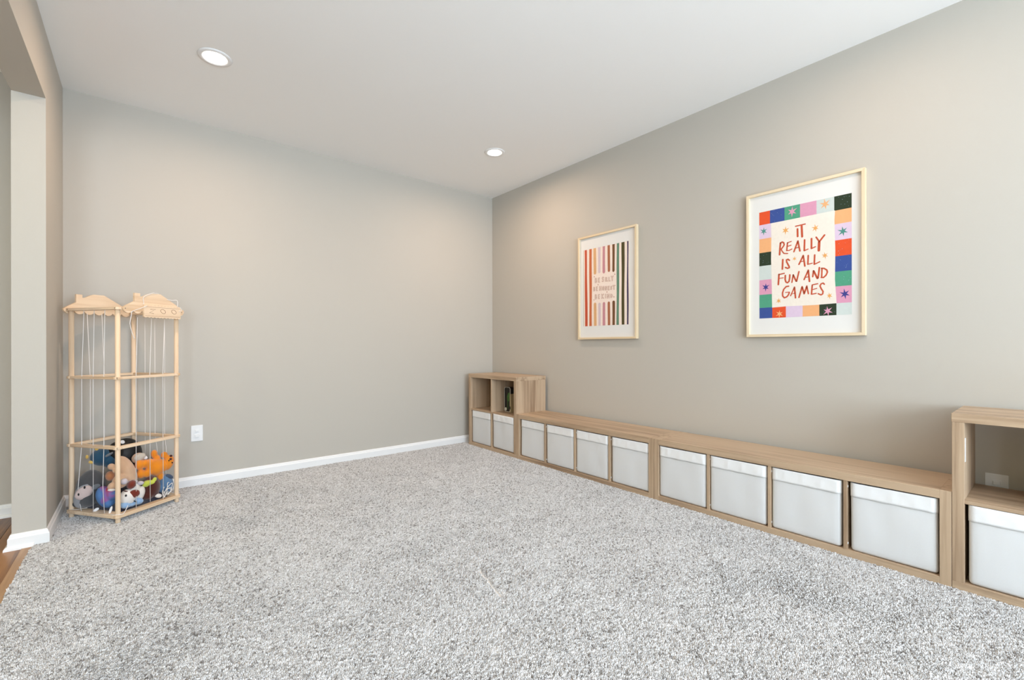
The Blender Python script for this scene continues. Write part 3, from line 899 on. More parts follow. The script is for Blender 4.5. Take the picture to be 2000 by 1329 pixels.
cols = ['lilac', 'orange', 'dark', 'pale', 'pink', 'green']
for k in range(6): p.poly([(O[0], lz[k + 1]), (2.972, lz[k + 1]), (2.972, lz[k]), (O[0], lz[k])], cols[k], 1)
p.poly([(2.963, 1.852), (3.306, 1.855), (3.303, 1.80), (3.307, 1.62), (3.305, 1.45), (3.313, 1.3085), (3.20, 1.306), (3.05, 1.3085),
        (2.969, 1.306), (2.967, 1.45), (2.963, 1.62), (2.965, 1.75)], 'cream', 2)
for w, pts in LETTERS2: p.stroke(pts, w, 'letter', 4)
kk = {'o': 'star', 'p': 'pink', 't': 'teal', 'b': 'navy'}
for i, (c, s, z, r) in enumerate(STARS2):
    key = 'orange' if (c == 'o' and i > 5) else kk[c]
    p.star(s, z, r * 0.92, key, 3.2, rot=(0.15 if i % 2 else -0.05))
rg = random.Random(3)
for (a, b, c, d) in ((2.957, 3.041, 1.853, 1.937), (3.302, 3.385, 1.853, 1.937), (3.306, 3.385, 1.4935, 1.584), (3.306, 3.385, 1.407, 1.4935),
                     (3.227, 3.312, 1.239, 1.305), (2.893, 2.963, 1.5835, 1.67), (3.306, 3.385, 1.584, 1.6775)):
    for _ in range(9):
        s, z = rg.uniform(a + .006, b - .006), rg.uniform(c + .006, d - .006)
        q_ = rg.uniform(0.0009, 0.0017)
        p.poly([(s - q_, z), (s, z - q_), (s + q_, z), (s, z + q_)], 'fleck', 2.6)
p.build(t)

# striped picture
t, sc, zc = picture('framed_print', 1.336, 1.966, 1.120, 2.060,
                    'smaller-looking wood-framed poster of vertical stripes around small lettering')
p = Print(sc, zc, PX)
p.poly([(1.390, 1.2405), (1.884, 1.2405), (1.884, 1.939), (1.390, 1.939)], 'blush', 1)
p.poly([(1.390, 1.2405), (1.393, 1.2405), (1.3925, 1.939), (1.390, 1.939)], 'sage', 2)
for k, (a0, a1, b0, b1, zu, zl) in enumerate(STRIPES1):
    key = ['brick', 'rust', 'tan', 'mauve', 'rose', 'brown', 'umber', 'sage', 'olive', 'plum'][k]
    top, bot = 1.939, 1.2405

    def edge(z, side):
        f = (top - z) / (top - bot)
        base = (a0 + (b0 - a0) * f) if side == 0 else (a1 + (b1 - a1) * f)
        return base + 0.0012 * math.sin(9 * f + 2.1 * k + side * 1.3)

    def band(z1, z0, n=10):
        for j in range(n):
            za_, zb_ = z1 + (z0 - z1) * j / n, z1 + (z0 - z1) * (j + 1) / n
            p.poly([(edge(za_, 0), za_), (edge(zb_, 0), zb_), (edge(zb_, 1), zb_), (edge(za_, 1), za_)], key, 2)

    def cap(z, sgn):
        c0 = (edge(z, 0) + edge(z, 1)) / 2
        r0 = (edge(z, 1) - edge(z, 0)) / 2
        p.poly([(c0 + r0 * math.cos(i * math.pi / 8), z + sgn * r0 * 1.1 * math.sin(i * math.pi / 8)) for i in range(9)], key, 2)

    if zu is None:
        band(top, bot)
    else:
        hw_ = (a1 - a0) / 2
        band(top, zu + hw_)
        cap(zu + hw_, -1)
        band(zl - hw_, bot)
        cap(zl - hw_, 1)
FONT = {'B': [[(0, 0), (0, 1), (.7, .95), (.85, .75), (.65, .55), (0, .52)], [(.65, .55), (1, .3), (.75, .03), (0, 0)]],
        'E': [[(1, 1), (0, 1), (0, 0), (1, 0)], [(0, .5), (.8, .5)]],
        'S': [[(1, .85), (.6, 1), (.1, .85), (.15, .6), (.85, .42), (.95, .15), (.5, 0), (0, .12)]],
        'I': [[(.5, 0), (.5, 1)]], 'L': [[(0, 1), (0, 0), (1, 0)]], 'Y': [[(0, 1), (.5, .5), (1, 1)], [(.5, .5), (.5, 0)]],
        'H': [[(0, 0), (0, 1)], [(1, 0), (1, 1)], [(0, .5), (1, .5)]],
        'O': [[(.5, 0), (.05, .25), (.05, .75), (.5, 1), (.95, .75), (.95, .25), (.5, 0)]],
        'N': [[(0, 0), (0, 1), (1, 0), (1, 1)]], 'T': [[(0, 1), (1, 1)], [(.5, 1), (.5, 0)]],
        'K': [[(0, 0), (0, 1)], [(1, 1), (0, .45), (1, 0)]], 'D': [[(0, 0), (0, 1), (.8, .8), (1, .5), (.8, .2), (0, 0)]]}
for ch, s0, s1, z0, z1 in LETTERS1:
    m_ = 0.0035
    for st_ in FONT[ch]:
        pts = [(s0 + m_ + (s1 - s0 - 2 * m_) * u, z0 + m_ + (z1 - z0 - 2 * m_) * v) for u, v in st_]
        p.stroke(pts, 0.0090, 'ink', 3)
        p.stroke(pts, 0.0042, 'blush', 4)
for s, z in STARS1: p.star(s, z, 0.009, 'ink', 3)
p.build(t)

# ------------------------------------------------------------------ toy cage
PC = [Vector((-3.548, -0.283, 0)), Vector((-3.318, -0.583, 0)), Vector((-3.018, -0.353, 0)), Vector((-3.248, -0.053, 0))]
CC = Vector((-3.2832, -0.3179, FZ))
cage = thing('toy_cage', 'tall pine toy cage with corded sides and roof-shaped boards in the left corner', 'toy cage', CC)
SIDE = 0.378


def cface(i, j, out=0.0):
    a, b = PC[i], PC[j]
    d = (b - a).normalized()
    n = Vector((d.y, -d.x, 0))
    if (a + b) .xy.dot(n.xy) / 2 - CC.xy.dot(n.xy) < 0: n = -n
    return lambda tt, z, o=0.0: a + d * (tt * SIDE) + n * (out + o) + Vector((0, 0, z)) - CC


# posts
for pc in PC:
    bm = bmesh.new()
    add_tube(bm, [(0, 0, FZ - CC.z), (0, 0, 0.004 - CC.z), (0, 0, 1.2848 - CC.z)], 0.0130, n=20)
    obj('post', bm, M['pine_z'], cage, (pc.x - CC.x, pc.y - CC.y, 0))


def rail(i, j, z0, z1, name='rail', w=0.034, over=0.022, inset=0.0):
    a, b = PC[i], PC[j]
    d = (b - a)
    mid = (a + b) / 2
    L = SIDE / 2 + over
    bm = bmesh.new()
    h = w / 2
    pts = [(-L, -h + 0.010), (-L + 0.010, -h), (L - 0.010, -h), (L, -h + 0.010), (L, h - 0.010), (L - 0.010, h), (-L + 0.010, h), (-L, h - 0.010)]
    add_prism(bm, pts, -(z1 - z0) / 2, (z1 - z0) / 2, lambda s, t_, y: Vector((s, y, t_)))
    bmesh.ops.bevel(bm, geom=bm.edges[:], offset=0.0015, segments=1, affect='EDGES')
    o = obj(name, bm, M['pine_x'], cage, (mid.x - CC.x, mid.y - CC.y, (z0 + z1) / 2 - CC.z), (0, 0, math.atan2(d.y, d.x)))
    for s in (-1, 1):
        bm = bmesh.new()
        bmesh.ops.create_cone(bm, cap_ends=True, segments=8, radius1=0.0032, radius2=0.0028, depth=0.001,
                              matrix=Matrix.Translation((s * (L - 0.018), -h - 0.0003, 0)) @ Matrix.Rotation(math.radians(90), 4, 'X'))
        obj('screw_head', bm, M['slot'], o)
    return o


for (z0, z1) in ((0.439, 0.455), (0.862, 0.877)):
    rail(0, 1, z0, z1)
    rail(3, 2, z0, z1)
    rail(0, 3, z0 - 0.0005, z1 + 0.0005)
    rail(1, 2, z0 - 0.0005, z1 + 0.0005)
# top ring
rail(0, 1, 1.284, 1.300, w=0.040)
rail(3, 2, 1.284, 1.300, w=0.040)
# base board
bm = bmesh.new()
L = SIDE / 2 + 0.021
c_ = 0.012
pts = [(-L + c_, -L), (L - c_, -L), (L, -L + c_), (L, L - c_), (L - c_, L), (-L + c_, L), (-L, L - c_), (-L, -L + c_)]
add_prism(bm, pts, -0.0105, 0.0105, lambda s, t_, y: Vector((s, y, t_)))
bmesh.ops.bevel(bm, geom=bm.edges[:], offset=0.002, segments=1, affect='EDGES')
d = PC[2] - PC[1]
obj('base_board', bm, M['pine_x'], cage, (0, 0, 0.0345 - CC.z), (0, 0, math.atan2(d.y, d.x)))


# roof-shaped boards: scalloped lower edge, chimney, flat ridge
def roof_outline(t0, t1, chim, valley, peak, zb=1.284, nsc=7):
    pts = []
    k = (t1 - t0)
    # lower scalloped edge, left to right
    r_end = 0.018
    pts.append((t0, 1.296))
    pts.append((t0 + 0.004 / SIDE, 1.286))
    for s in range(nsc + 0):
        a, b = t0 + 0.012 + (k - 0.024) * s / nsc, t0 + 0.012 + (k - 0.024) * (s + 1) / nsc
        for q_ in range(9):
            f = q_ / 8
            pts.append((a + (b - a) * f, zb - 0.0175 * math.sin(math.pi * f) ** 0.75 + 0.001))
    pts.append((t1 - 0.004 / SIDE, 1.286))
    pts.append((t1, 1.296))
    pts.append((t1 - 0.010, 1.309))
    ph = 1.402
    for f in (0.0, 0.25, 0.5, 0.75, 1.0):
        s = t1 - 0.05 + (peak[1] - (t1 - 0.05)) * f
        pts.append((s, 1.314 + (ph - 1.314) * (f ** 0.92)))
    pts.append((peak[0], ph))
    pts.append(((peak[0] + valley) / 2, 1.392))
    pts.append((valley, 1.377))
    pts.append((chim[1], 1.374))
    pts.append((chim[1], 1.394))
    pts.append((chim[0], 1.394))
    pts.append((chim[0], 1.342))
    pts.append((t0 + 0.05, 1.311))
    return pts


def roof_board(i, j, t0, t1, chim, valley, peak, o0, o1):
    f = cface(i, j)
    bm = bmesh.new()
    a = [bm.verts.new(f(s, z, o0)) for s, z in roof_outline(t0, t1, chim, valley, peak)]
    b = [bm.verts.new(f(s, z, o1)) for s, z in roof_outline(t0, t1, chim, valley, peak)]
    bm.faces.new(a)
    bm.faces.new(b[::-1])
    for k in range(len(a)): bm.faces.new((a[k], b[k], b[(k + 1) % len(a)], a[(k + 1) % len(a)]))
    # move mesh into a frame whose x axis follows the board, for the grain
    dd = PC[j] - PC[i]
    ang = math.atan2(dd.y, dd.x)
    R = Matrix.Rotation(-ang, 4, 'Z')
    bmesh.ops.transform(bm, matrix=R, verts=bm.verts)
    o = obj('roof_board', bm, M['pine_x'], cage, (0, 0, 0), (0, 0, ang))
    for s in (t0 + 0.045, t1 - 0.045):
        bm = bmesh.new()
        c = R @ f(s, 1.294, o1)
        bmesh.ops.create_cone(bm, cap_ends=True, segments=8, radius1=0.003, radius2=0.0026, depth=0.0016,
                              matrix=Matrix.Translation(c) @ Matrix.Rotation(math.radians(90), 4, 'X'))
        obj('screw_head', bm, M['slot'], o)
    return f, R, ang


roof_board(0, 3, -0.085, 0.985, (0.101, 0.192), 0.240, (0.37, 0.53), 0.018, 0.030)
f_, R_, ang_ = roof_board(1, 2, 0.012, 1.080, (0.200, 0.292), 0.345, (0.485, 0.64), 0.020, 0.032)
# sign with burnt-in letters and a fine beaded edge
fS = cface(1, 2)
M['burn'] = plain('burnt_wood', lin(138, 88, 52), rough=0.8)
bm = bmesh.new()
out = []
n = 11
sa_, sb_ = 0.330, 0.985
for k in range(n * 4 + 1):
    f = k / (n * 4)
    out.append((sa_ + (sb_ - sa_) * f, 1.2440 + 0.0045 - 0.0032 * abs(math.sin(math.pi * n * f))))
for k in range(n * 4, -1, -1):
    f = k / (n * 4)
    out.append((sa_ + (sb_ - sa_) * f, 1.3215 + 0.0032 * abs(math.sin(math.pi * n * f)) + 0.003 * f))
a = [bm.verts.new(fS(s, z, 0.0325)) for s, z in out]
b = [bm.verts.new(fS(s, z, 0.0445)) for s, z in out]
bm.faces.new(a)
bm.faces.new(b[::-1])
for k in range(len(a)): bm.faces.new((a[k], b[k], b[(k + 1) % len(a)], a[(k + 1) % len(a)]))
bmesh.ops.transform(bm, matrix=R_, verts=bm.verts)
sign = obj('sign_board', bm, M['pine_x'], cage, (0, 0, 0), (0, 0, ang_))
sign['label'] = 'pine sign board burnt with the word ZOO'
bm = bmesh.new()


def sline(pts, r=0.0011):
    add_tube(bm, [R_ @ fS(s, z, 0.0447) for s, z in pts], r, n=6)


sline([(0.434, 1.298), (0.526, 1.301), (0.418, 1.276), (0.492, 1.273)])
for cx, cz in ((0.657, 1.290), (0.856, 1.292)):
    sline([(cx + 0.044 * math.cos(math.pi * k / 9 + 0.3), cz + 0.0135 * math.sin(math.pi * k / 9)) for k in range(19)])
sline([(0.350, 1.3115), (0.970, 1.3155)], 0.0006)
sline([(0.350, 1.2555), (0.965, 1.2590)], 0.0006)
obj('burnt_lettering', bm, M['burn'], sign)

# elastic cords
CORDS = [(0, 1, [(0.278, 1.284), (0.276, 0.862), (0.274, 0.456), (0.190, 0.175), (0.262, 0.046)], 0.012),
         (0, 1, [(0.502, 1.284), (0.500, 0.864), (0.498, 0.046)], 0.006),
         (0, 1, [(0.730, 1.284), (0.728, 0.865), (0.728, 0.453), (0.705, 0.209), (0.737, 0.046)], 0.006),
         (1, 2, [(0.312, 1.245), (0.277, 0.875), (0.278, 0.046)], 0.004),
         (1, 2, [(0.547, 1.244), (0.506, 0.870), (0.512, 0.059)], 0.004),
         (1, 2, [(0.778, 1.239), (0.737, 0.871), (0.743, 0.046)], 0.004),
         (0, 3, [(0.232, 1.275), (0.275, 0.870), (0.276, 0.456), (0.276, 0.046)], 0.0),
         (0, 3, [(0.460, 1.275), (0.500, 0.864), (0.500, 0.046)], 0.0),
         (0, 3, [(0.745, 1.275), (0.745, 0.864), (0.745, 0.046)], 0.0),
         (3, 2, [(0.271, 1.284), (0.271, 0.455), (0.271, 0.046)], 0.0),
         (3, 2, [(0.501, 1.284), (0.508, 0.456), (0.556, 0.339), (0.53, 0.046)], 0.0),
         (3, 2, [(0.733, 1.284), (0.729, 0.452), (0.770, 0.344), (0.74, 0.046)], 0.0)]
for i, j, pts, o in CORDS:
    f = cface(i, j)
    bm = bmesh.new()
    add_tube(bm, [f(s, z, o if k else 0.0) for k, (s, z) in enumerate(pts)], 0.00175, n=6)
    obj('cord', bm, M['cord'], cage)


def smooth_path(pts, n=5):
    P = [Vector(p) for p in pts]
    out = []
    for i in range(len(P) - 1):
        p0, p1, p2, p3 = P[max(i - 1, 0)], P[i], P[i + 1], P[min(i + 2, len(P) - 1)]
        for k in range(n):
            t = k / n
            out.append(0.5 * ((2 * p1) + (p2 - p0) * t + (2 * p0 - 5 * p1 + 4 * p2 - p3) * t * t + (3 * p1 - p0 - 3 * p2 + p3) * t ** 3))
    out.append(P[-1])
    return out


for path in ([(0.62, 1.404, 0.026), (0.545, 1.4045, 0.034), (0.483, 1.402, 0.035), (0.339, 1.372, 0.036), (0.339, 1.336, 0.038), (0.309, 1.326, 0.046)],
             [(0.374, 1.319, 0.048), (0.27, 1.300, 0.049), (0.166, 1.281, 0.040), (0.143, 1.272, 0.036), (0.143, 1.254, 0.035),
              (0.123, 1.209, 0.034), (0.126, 1.192, 0.034), (0.159, 1.147, 0.032), (0.205, 1.108, 0.030)],
             [(0.748, 1.372, 0.034), (0.841, 1.370, 0.036), (0.935, 1.371, 0.038), (0.915, 1.327, 0.048)],
             [(0.97, 1.326, 0.047), (0.997, 1.315, 0.046), (0.99, 1.302, 0.047), (0.949, 1.301, 0.0475)]):
    bm = bmesh.new()
    add_tube(bm, smooth_path([fS(s, z, o) for s, z, o in path]), 0.0019, n=6)
    obj('tie_string', bm, M['cord'], cage)
bm = bmesh.new()
f01 = cface(0, 1)
f12 = cface(1, 2)
# cord wound round the front foot and knotted behind the right-hand side
add_tube(bm, smooth_path([f01(0.90, 0.047, 0.012), f01(0.97, 0.0475, 0.018), f12(0.0, 0.0475, 0.020), f12(0.06, 0.048, 0.016), f12(0.13, 0.064, 0.0), f12(0.20, 0.096, -0.012)]), 0.0022, n=6)
obj('foot_cord', bm, M['cord'], cage)
bm = bmesh.new()
add_tube(bm, smooth_path([f01(-0.04, 0.0475, 0.010), f01(0.114, 0.0475, 0.004), f01(0.317, 0.062, -0.006)]), 0.0018, n=6)
obj('foot_cord', bm, M['cord'], cage)
bm = bmesh.new()
rg = random.Random(5)
for k in range(5):
    base = f12(0.74 + 0.01 * k, 0.055, 0.002)
    a1 = f12(0.78 + rg.uniform(-.02, .05), 0.085 + rg.uniform(-.01, .03), 0.0 + rg.uniform(-.02, .006))
    a2 = f12(0.86 + rg.uniform(-.03, .06), 0.125 + rg.uniform(-.02, .02), rg.uniform(-.03, .004))
    a3 = f12(0.93 + rg.uniform(-.03, .02), 0.095 + rg.uniform(-.02, .02), rg.uniform(-.03, .0))
    a4 = f12(0.84 + rg.uniform(-.02, .02), 0.062, rg.uniform(-.02, .0))
    add_tube(bm, smooth_path([base, a1, a2, a3, a4]), 0.0021, n=6)
obj('cord_knot', bm, M['cord'], cage)

# ------------------------------------------------------------------ stuffed toys


def fuzz(name, col, var=0.12, vscale=25, rough=0.95):
    m = plain(name, col, rough=rough, spec=0.08, bump=0.5, bscale=330, var=var, vscale=vscale, sheen=0.35)
    return m


FZM = {
    'grey_dark': fuzz('plush_charcoal', lin(74, 74, 76)), 'grey_light': fuzz('plush_light_grey', lin(150, 150, 154), vscale=60),
    'face_pink': fuzz('plush_pale_pink', lin(206, 184, 178)), 'black': plain('glossy_black', lin(14, 13, 13), rough=0.4),
    'tan': fuzz('plush_tan', lin(208, 170, 138)), 'tan_brown': fuzz('plush_caramel', lin(176, 116, 76)),
    'lace': fuzz('pale_cloth', lin(196, 184, 170), var=0.2, vscale=120), 'orange': fuzz('plush_orange', lin(226, 134, 26)),
    'choc': fuzz('plush_chocolate', lin(70, 28, 20)), 'velvet_black': plain('sleek_black', lin(17, 16, 16), rough=0.55, spec=0.4),
    'teal': fuzz('plush_teal', lin(30, 72, 98)), 'yellow': fuzz('plush_yellow', lin(226, 186, 96)),
    'grey_mid': fuzz('plush_mid_grey', lin(112, 116, 120)), 'maroon': fuzz('plush_maroon', lin(72, 26, 18)),
    'maroon_patch': fuzz('plush_chestnut', lin(112, 42, 28)), 'white': fuzz('plush_white', lin(226, 220, 214)),
    'lilac': fuzz('plush_lilac_grey', lin(196, 188, 196)), 'sky': fuzz('plush_sky_blue', lin(140, 172, 208)),
    'lime': fuzz('plush_lime', lin(190, 198, 74)), 'denim': fuzz('plush_denim', lin(84, 116, 150), var=0.3),
    'denim_dark': fuzz('plush_denim_dark', lin(58, 74, 98)), 'navy': fuzz('navy_cloth', lin(28, 28, 46)),
    'tag': plain('tag_paper', lin(236, 234, 234), rough=0.7)}

# tie-dye plush: blue clouding into pink and red
m, nt, b = new_mat('plush_tiedye')
tc = nt.nodes.new('ShaderNodeTexCoord')
nz = nt.nodes.new('ShaderNodeTexNoise')
nz.inputs['Scale'].default_value = 9
nz.inputs['Detail'].default_value = 2
nt.links.new(tc.outputs['Object'], nz.inputs['Vector'])
rp = nt.nodes.new('ShaderNodeValToRGB')
e = rp.color_ramp.elements
e[0].position = 0.30
e[0].color = lin(206, 78, 92)
e[1].position = 0.72
e[1].color = lin(140, 190, 214)
for pos, c in ((0.37, lin(150, 100, 160)), (0.43, lin(84, 124, 182)), (0.62, lin(96, 144, 196))):
    q_ = e.new(pos)
    q_.color = c
nt.links.new(nz.outputs['Fac'], rp.inputs[0])
nt.links.new(rp.outputs[0], b.inputs['Base Color'])
b.inputs['Roughness'].default_value = 0.95
FZM['tiedye'] = m


def ellipsoid(bm, e, ctr, sub=3):
    x, y, z, rx, ry, rz, roll, yaw = e
    Mx = (Matrix.Translation(Vector((x, y, z)) - ctr) @ Matrix.Rotation(yaw, 4, 'Z') @ Matrix.Rotation(math.radians(roll), 4, 'Y')
          @ Matrix.Diagonal((rx, ry, rz, 1)))
    bmesh.ops.create_icosphere(bm, subdivisions=sub, radius=1.0, matrix=Mx)


def plush(key, name, label, mats, groups=None):
    data = TOYS[key]
    allb = [e for e in data['body']]
    ctr = Vector((sum(e[0] for e in allb) / len(allb), sum(e[1] for e in allb) / len(allb), 0.045))
    t = thing(name, label, 'stuffed toy', ctr, group='stuffed toys in the wooden cage')
    names = PART_NAMES.get(key, {})
    for part, els in data.items():
        pn = names.get(part, part)
        fused = part in ('body', 'head', 'snout') or len(els) > 1 and part in ('arm',)
        sets = [els] if (fused or part in ('face', 'hand', 'hem', 'patch', 'smile', 'wing', 'cuff', 'brow')) else [[e] for e in els]
        for st_ in sets:
            bm = bmesh.new()
            for e in st_: ellipsoid(bm, e, ctr, 3 if fused else 2)
            o = obj(pn, bm, FZM[mats[part]], t, smooth=True)
            if fused:
                md = o.modifiers.new('fuse', 'REMESH')
                md.mode = 'VOXEL'
                md.voxel_size = 0.0045
                md.use_smooth_shade = True
                md = o.modifiers.new('soften', 'SMOOTH')
                md.factor = 0.5
                md.iterations = 4
    return t


PART_NAMES = {'gray': {'snout': 'muzzle', 'foot': 'foot'}, 'tan': {'muzzle': 'muzzle', 'hem': 'sleeve_hem', 'patch': 'cloth_patch'}}
plush('gray', 'plush_toy', 'round grey stuffed toy with pale pink face and black eyes, at the left post',
      dict(body='grey_dark', head='grey_light', snout='grey_dark', face='face_pink', eye='black', ear='grey_mid', foot='grey_dark'))
plush('tiedye', 'plush_toy', 'blue and pink tie-dyed stuffed toy with white tags behind the front post', dict(body='tiedye', tag='tag'))
plush('tan', 'plush_toy', 'tan stuffed toy with caramel head slumped behind the front post',
      dict(body='tan', arm='tan', head='tan_brown', hand='tan', hem='white', patch='lace', tag='tag'))
plush('bear', 'teddy_bear', 'bright orange teddy bear lying on its side atop the pile',
      dict(body='orange', head='orange', muzzle='orange', nose='choc', eye='black', ear='choc'))
plush('black', 'plush_toy', 'big black stuffed toy at the back of the cage with a white tag', dict(body='velvet_black', tag='tag'))
plush('teal', 'plush_bird', 'dark teal stuffed bird with yellow feet below the middle rail',
      dict(body='teal', foot='yellow', wing='grey_mid', tag='yellow'))
plush('dog', 'plush_dog', 'maroon stuffed dog with white face and chestnut eye patch at the front',
      dict(body='maroon', head='white', ear='maroon_patch', eye='black', smile='black', foot='white', brow='choc'))
plush('lilac', 'plush_toy', 'small white and lilac stuffed toy squeezed above the dog', dict(body='lilac'))
plush('blue', 'plush_toy', 'pale sky-blue stuffed toy lying on the base below the dog', dict(body='sky'))
plush('lime', 'plush_toy', 'small lime green stuffed toy under the orange bear', dict(body='lime'))
plush('denim', 'plush_toy', 'denim-blue stuffed toy with dark cuff beside the right-hand post', dict(body='denim', cuff='denim_dark'))
# dark cloth lining the bottom of the cage
bm = bmesh.new()
nn = 26
g = [[None] * (nn + 1) for _ in range(nn + 1)]
f12c = cface(1, 2)
dx = (PC[2] - PC[1]).normalized()
dy = (PC[0] - PC[1]).normalized()
for i in range(nn + 1):
    for j in range(nn + 1):
        u, v = i / nn, j / nn
        p = PC[1] + dx * (SIDE * (0.09 + 0.80 * u)) + dy * (SIDE * (0.06 + 0.84 * v))
        d0 = min(u, 1 - u, v, 1 - v)
        z = 0.048 + 0.045 * min(1, d0 * 6) ** 0.5 * (0.8 + 0.3 * math.sin(9 * u + 4 * v) + 0.2 * math.sin(17 * v - 7 * u)) + 0.05 * min(1, 3.2 * d0) * v * (1 - 0.3 * u)
        g[i][j] = bm.verts.new((p.x - CC.x, p.y - CC.y, z if d0 > 0 else 0.0465))
for i in range(nn):
    for j in range(nn): bm.faces.new((g[i][j], g[i + 1][j], g[i + 1][j + 1], g[i][j + 1]))
cl = obj('cloth', bm, FZM['navy'], None, (CC.x, CC.y, 0), smooth=True)
set_props(cl, 'crumpled navy cloth lining the bottom of the wooden toy cage', 'cloth')

# ------------------------------------------------------------------ carpet pile
def noise2(x, y, cell, seed):
    r = np.random.default_rng(seed)
    n = 256
    t = r.uniform(-1, 1, (n, n))
    gx, gy = x / cell, y / cell
    ix, iy = np.floor(gx).astype(int), np.floor(gy).astype(int)
    fx, fy = gx - ix, gy - iy
    fx, fy = fx * fx * (3 - 2 * fx), fy * fy * (3 - 2 * fy)
    a, b = t[ix % n, iy % n], t[(ix + 1) % n, iy % n]
    c, d = t[ix % n, (iy + 1) % n], t[(ix + 1) % n, (iy + 1) % n]
    return (a * (1 - fx) + b * fx) * (1 - fy) + (c * (1 - fx) + d * fx) * fy


SP = 0.0062
xs = np.arange(-3.664, -0.385, SP)
ys = np.arange(-4.75, -0.001, SP)
X, Y = [a.ravel() for a in np.meshgrid(xs, ys)]
X = X + rng.uniform(-0.5, 0.5, X.shape) * SP
Y = Y + rng.uniform(-0.5, 0.5, Y.shape) * SP
# keep what the room shows: skip under the units, walls, and floor far behind the camera
fwd = (X + 3.2108) * math.sin(YAW) + (Y + 4.1392) * math.cos(YAW)
keep = (fwd > 0.85) & ~((X > XF + 0.012) & (Y < Y0)) & ~((X < XL + 0.012) & (Y > OPEN0 - 0.012)) & (Y < -0.012)
keep &= ~((X > XF) & (X < XF + 0.05) & (Y < Y0 - 0.01))
# seam-like furrow left in the pile
A = np.array((-1.955, -2.415)); B = np.array((-2.012, -2.649))
AB = B - A
tt = np.clip(((X - A[0]) * AB[0] + (Y - A[1]) * AB[1]) / (AB @ AB), 0, 1)
dist = np.hypot(X - A[0] - tt * AB[0], Y - A[1] - tt * AB[1])
keep &= dist > 0.0045
X, Y, tt, dist = X[keep], Y[keep], tt[keep], dist[keep]
N = len(X)
print('tufts', N)
lean_dir = 1.2 + 1.0 * noise2(X + 20, Y + 20, 0.38, 1) + 0.7 * noise2(X + 20, Y + 20, 0.13, 2) + rng.normal(0, 0.5, N)
lean = 0.42 + 0.09 * noise2(X + 20, Y + 20, 0.25, 3) + rng.normal(0, 0.17, N)
lean = np.clip(lean, 0.02, 1.05)
me = bpy.data.meshes.new('carpet_pile')
me.vertices.add(N)
co = np.empty((N, 3), np.float32)
co[:, 0], co[:, 1], co[:, 2] = X, Y, FZ - 0.0015
me.vertices.foreach_set('co', co.ravel())
# euler rotation: spin, then lean towards lean_dir
ra = me.attributes.new('tuft_lean', 'FLOAT_VECTOR', 'POINT')
spin = rng.uniform(0, 2 * math.pi, N)
rot = np.empty((N, 3), np.float32)
rot[:, 0], rot[:, 1], rot[:, 2] = 0.0, lean, lean_dir
ra.data.foreach_set('vector', rot.ravel())
sa = me.attributes.new('tuft_scale', 'FLOAT', 'POINT')
sc_ = rng.uniform(0.82, 1.22, N) * (1 + 0.10 * noise2(X + 20, Y + 20, 0.08, 4))
sc_ *= np.where(dist < 0.012, 0.8, 1.0)
sa.data.foreach_set('value', sc_.astype(np.float32))
ha = me.attributes.new('tuft_shade', 'FLOAT', 'POINT')
shade = np.clip(rng.uniform(0, 1, N) + 0.06 * noise2(X + 20, Y + 20, 0.05, 6), 0, 1)
ha.data.foreach_set('value', shade.astype(np.float32))
ia = me.attributes.new('tuft_kind', 'INT', 'POINT')
ia.data.foreach_set('value', rng.integers(0, 5, N).astype(np.int32))

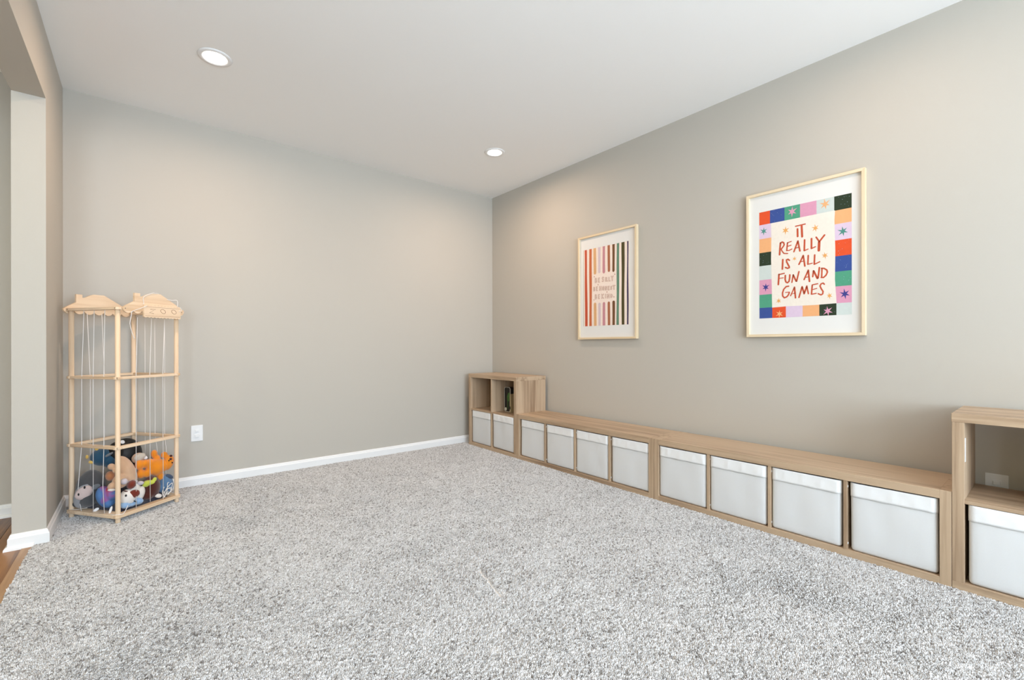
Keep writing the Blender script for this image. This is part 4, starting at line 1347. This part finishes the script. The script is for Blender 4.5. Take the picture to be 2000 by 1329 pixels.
m, nt, b = new_mat('carpet_yarn')
at = nt.nodes.new('ShaderNodeAttribute')
at.attribute_type = 'INSTANCER'
at.attribute_name = 'tuft_shade'
rp = nt.nodes.new('ShaderNodeValToRGB')
rp.color_ramp.interpolation = 'LINEAR'
e = rp.color_ramp.elements
e[0].position, e[0].color = 0.0, lin(*CARPET[0])
e[1].position, e[1].color = 1.0, lin(*CARPET[3])
q_ = e.new(0.17)
q_.color = lin(*CARPET[1])
q_ = e.new(0.60)
q_.color = lin(*CARPET[2])
nt.links.new(at.outputs['Fac'], rp.inputs[0])
nt.links.new(rp.outputs[0], b.inputs['Base Color'])
b.inputs['Roughness'].default_value = 0.9
b.inputs['Specular IOR Level'].default_value = 0.1
M['yarn'] = m
tufts = []
for v in range(5):
    rg = random.Random(100 + v)
    bm = bmesh.new()
    for s in range(3):
        a = rg.uniform(0, 6.28)
        bx_, by_ = 0.0012 * math.cos(a), 0.0012 * math.sin(a)
        L_ = rg.uniform(0.0080, 0.0105)
        out_ = rg.uniform(0.001, 0.0032)
        pts = [(bx_, by_, 0), (bx_ + out_ * 0.4 * math.cos(a), by_ + out_ * 0.4 * math.sin(a), L_ * 0.55),
               (bx_ + out_ * math.cos(a), by_ + out_ * math.sin(a), L_)]
        add_tube(bm, pts, [0.0016, 0.0024, 0.0014], n=4, cap=False)
    me2 = bpy.data.meshes.new('tuft')
    bm.to_mesh(me2)
    bm.free()
    me2.materials.append(m)
    me2.polygons.foreach_set('use_smooth', [True] * len(me2.polygons))
    tufts.append(bpy.data.objects.new('tuft', me2))      # source shapes only, never linked to the scene
carpet = bpy.data.objects.new('carpet', me)
C.objects.link(carpet)
me.materials.append(m)
set_props(carpet, 'grey-beige speckled cut-pile carpet covering the room floor', 'carpet', kind='stuff')
ng = bpy.data.node_groups.new('pile', 'GeometryNodeTree')
ng.interface.new_socket('Geometry', in_out='INPUT', socket_type='NodeSocketGeometry')
ng.interface.new_socket('Geometry', in_out='OUTPUT', socket_type='NodeSocketGeometry')
gi = ng.nodes.new('NodeGroupInput')
go = ng.nodes.new('NodeGroupOutput')
g2i = ng.nodes.new('GeometryNodeGeometryToInstance')
for o in tufts:
    oi = ng.nodes.new('GeometryNodeObjectInfo')
    oi.inputs['Object'].default_value = o
    oi.inputs['As Instance'].default_value = False
    ng.links.new(oi.outputs['Geometry'], g2i.inputs[0])
iop = ng.nodes.new('GeometryNodeInstanceOnPoints')
iop.inputs['Pick Instance'].default_value = True


def named(n, ty):
    a = ng.nodes.new('GeometryNodeInputNamedAttribute')
    a.data_type = ty
    a.inputs['Name'].default_value = n
    return next(s for s in a.outputs if s.enabled and s.name == 'Attribute')


ng.links.new(gi.outputs[0], iop.inputs['Points'])
ng.links.new(g2i.outputs[0], iop.inputs['Instance'])
ng.links.new(named('tuft_kind', 'INT'), iop.inputs['Instance Index'])
e2r = ng.nodes.new('FunctionNodeEulerToRotation')
ng.links.new(named('tuft_lean', 'FLOAT_VECTOR'), e2r.inputs[0])
ng.links.new(e2r.outputs[0], iop.inputs['Rotation'])
ng.links.new(named('tuft_scale', 'FLOAT'), iop.inputs['Scale'])
ng.links.new(iop.outputs[0], go.inputs[0])
md = carpet.modifiers.new('pile', 'NODES')
md.node_group = ng
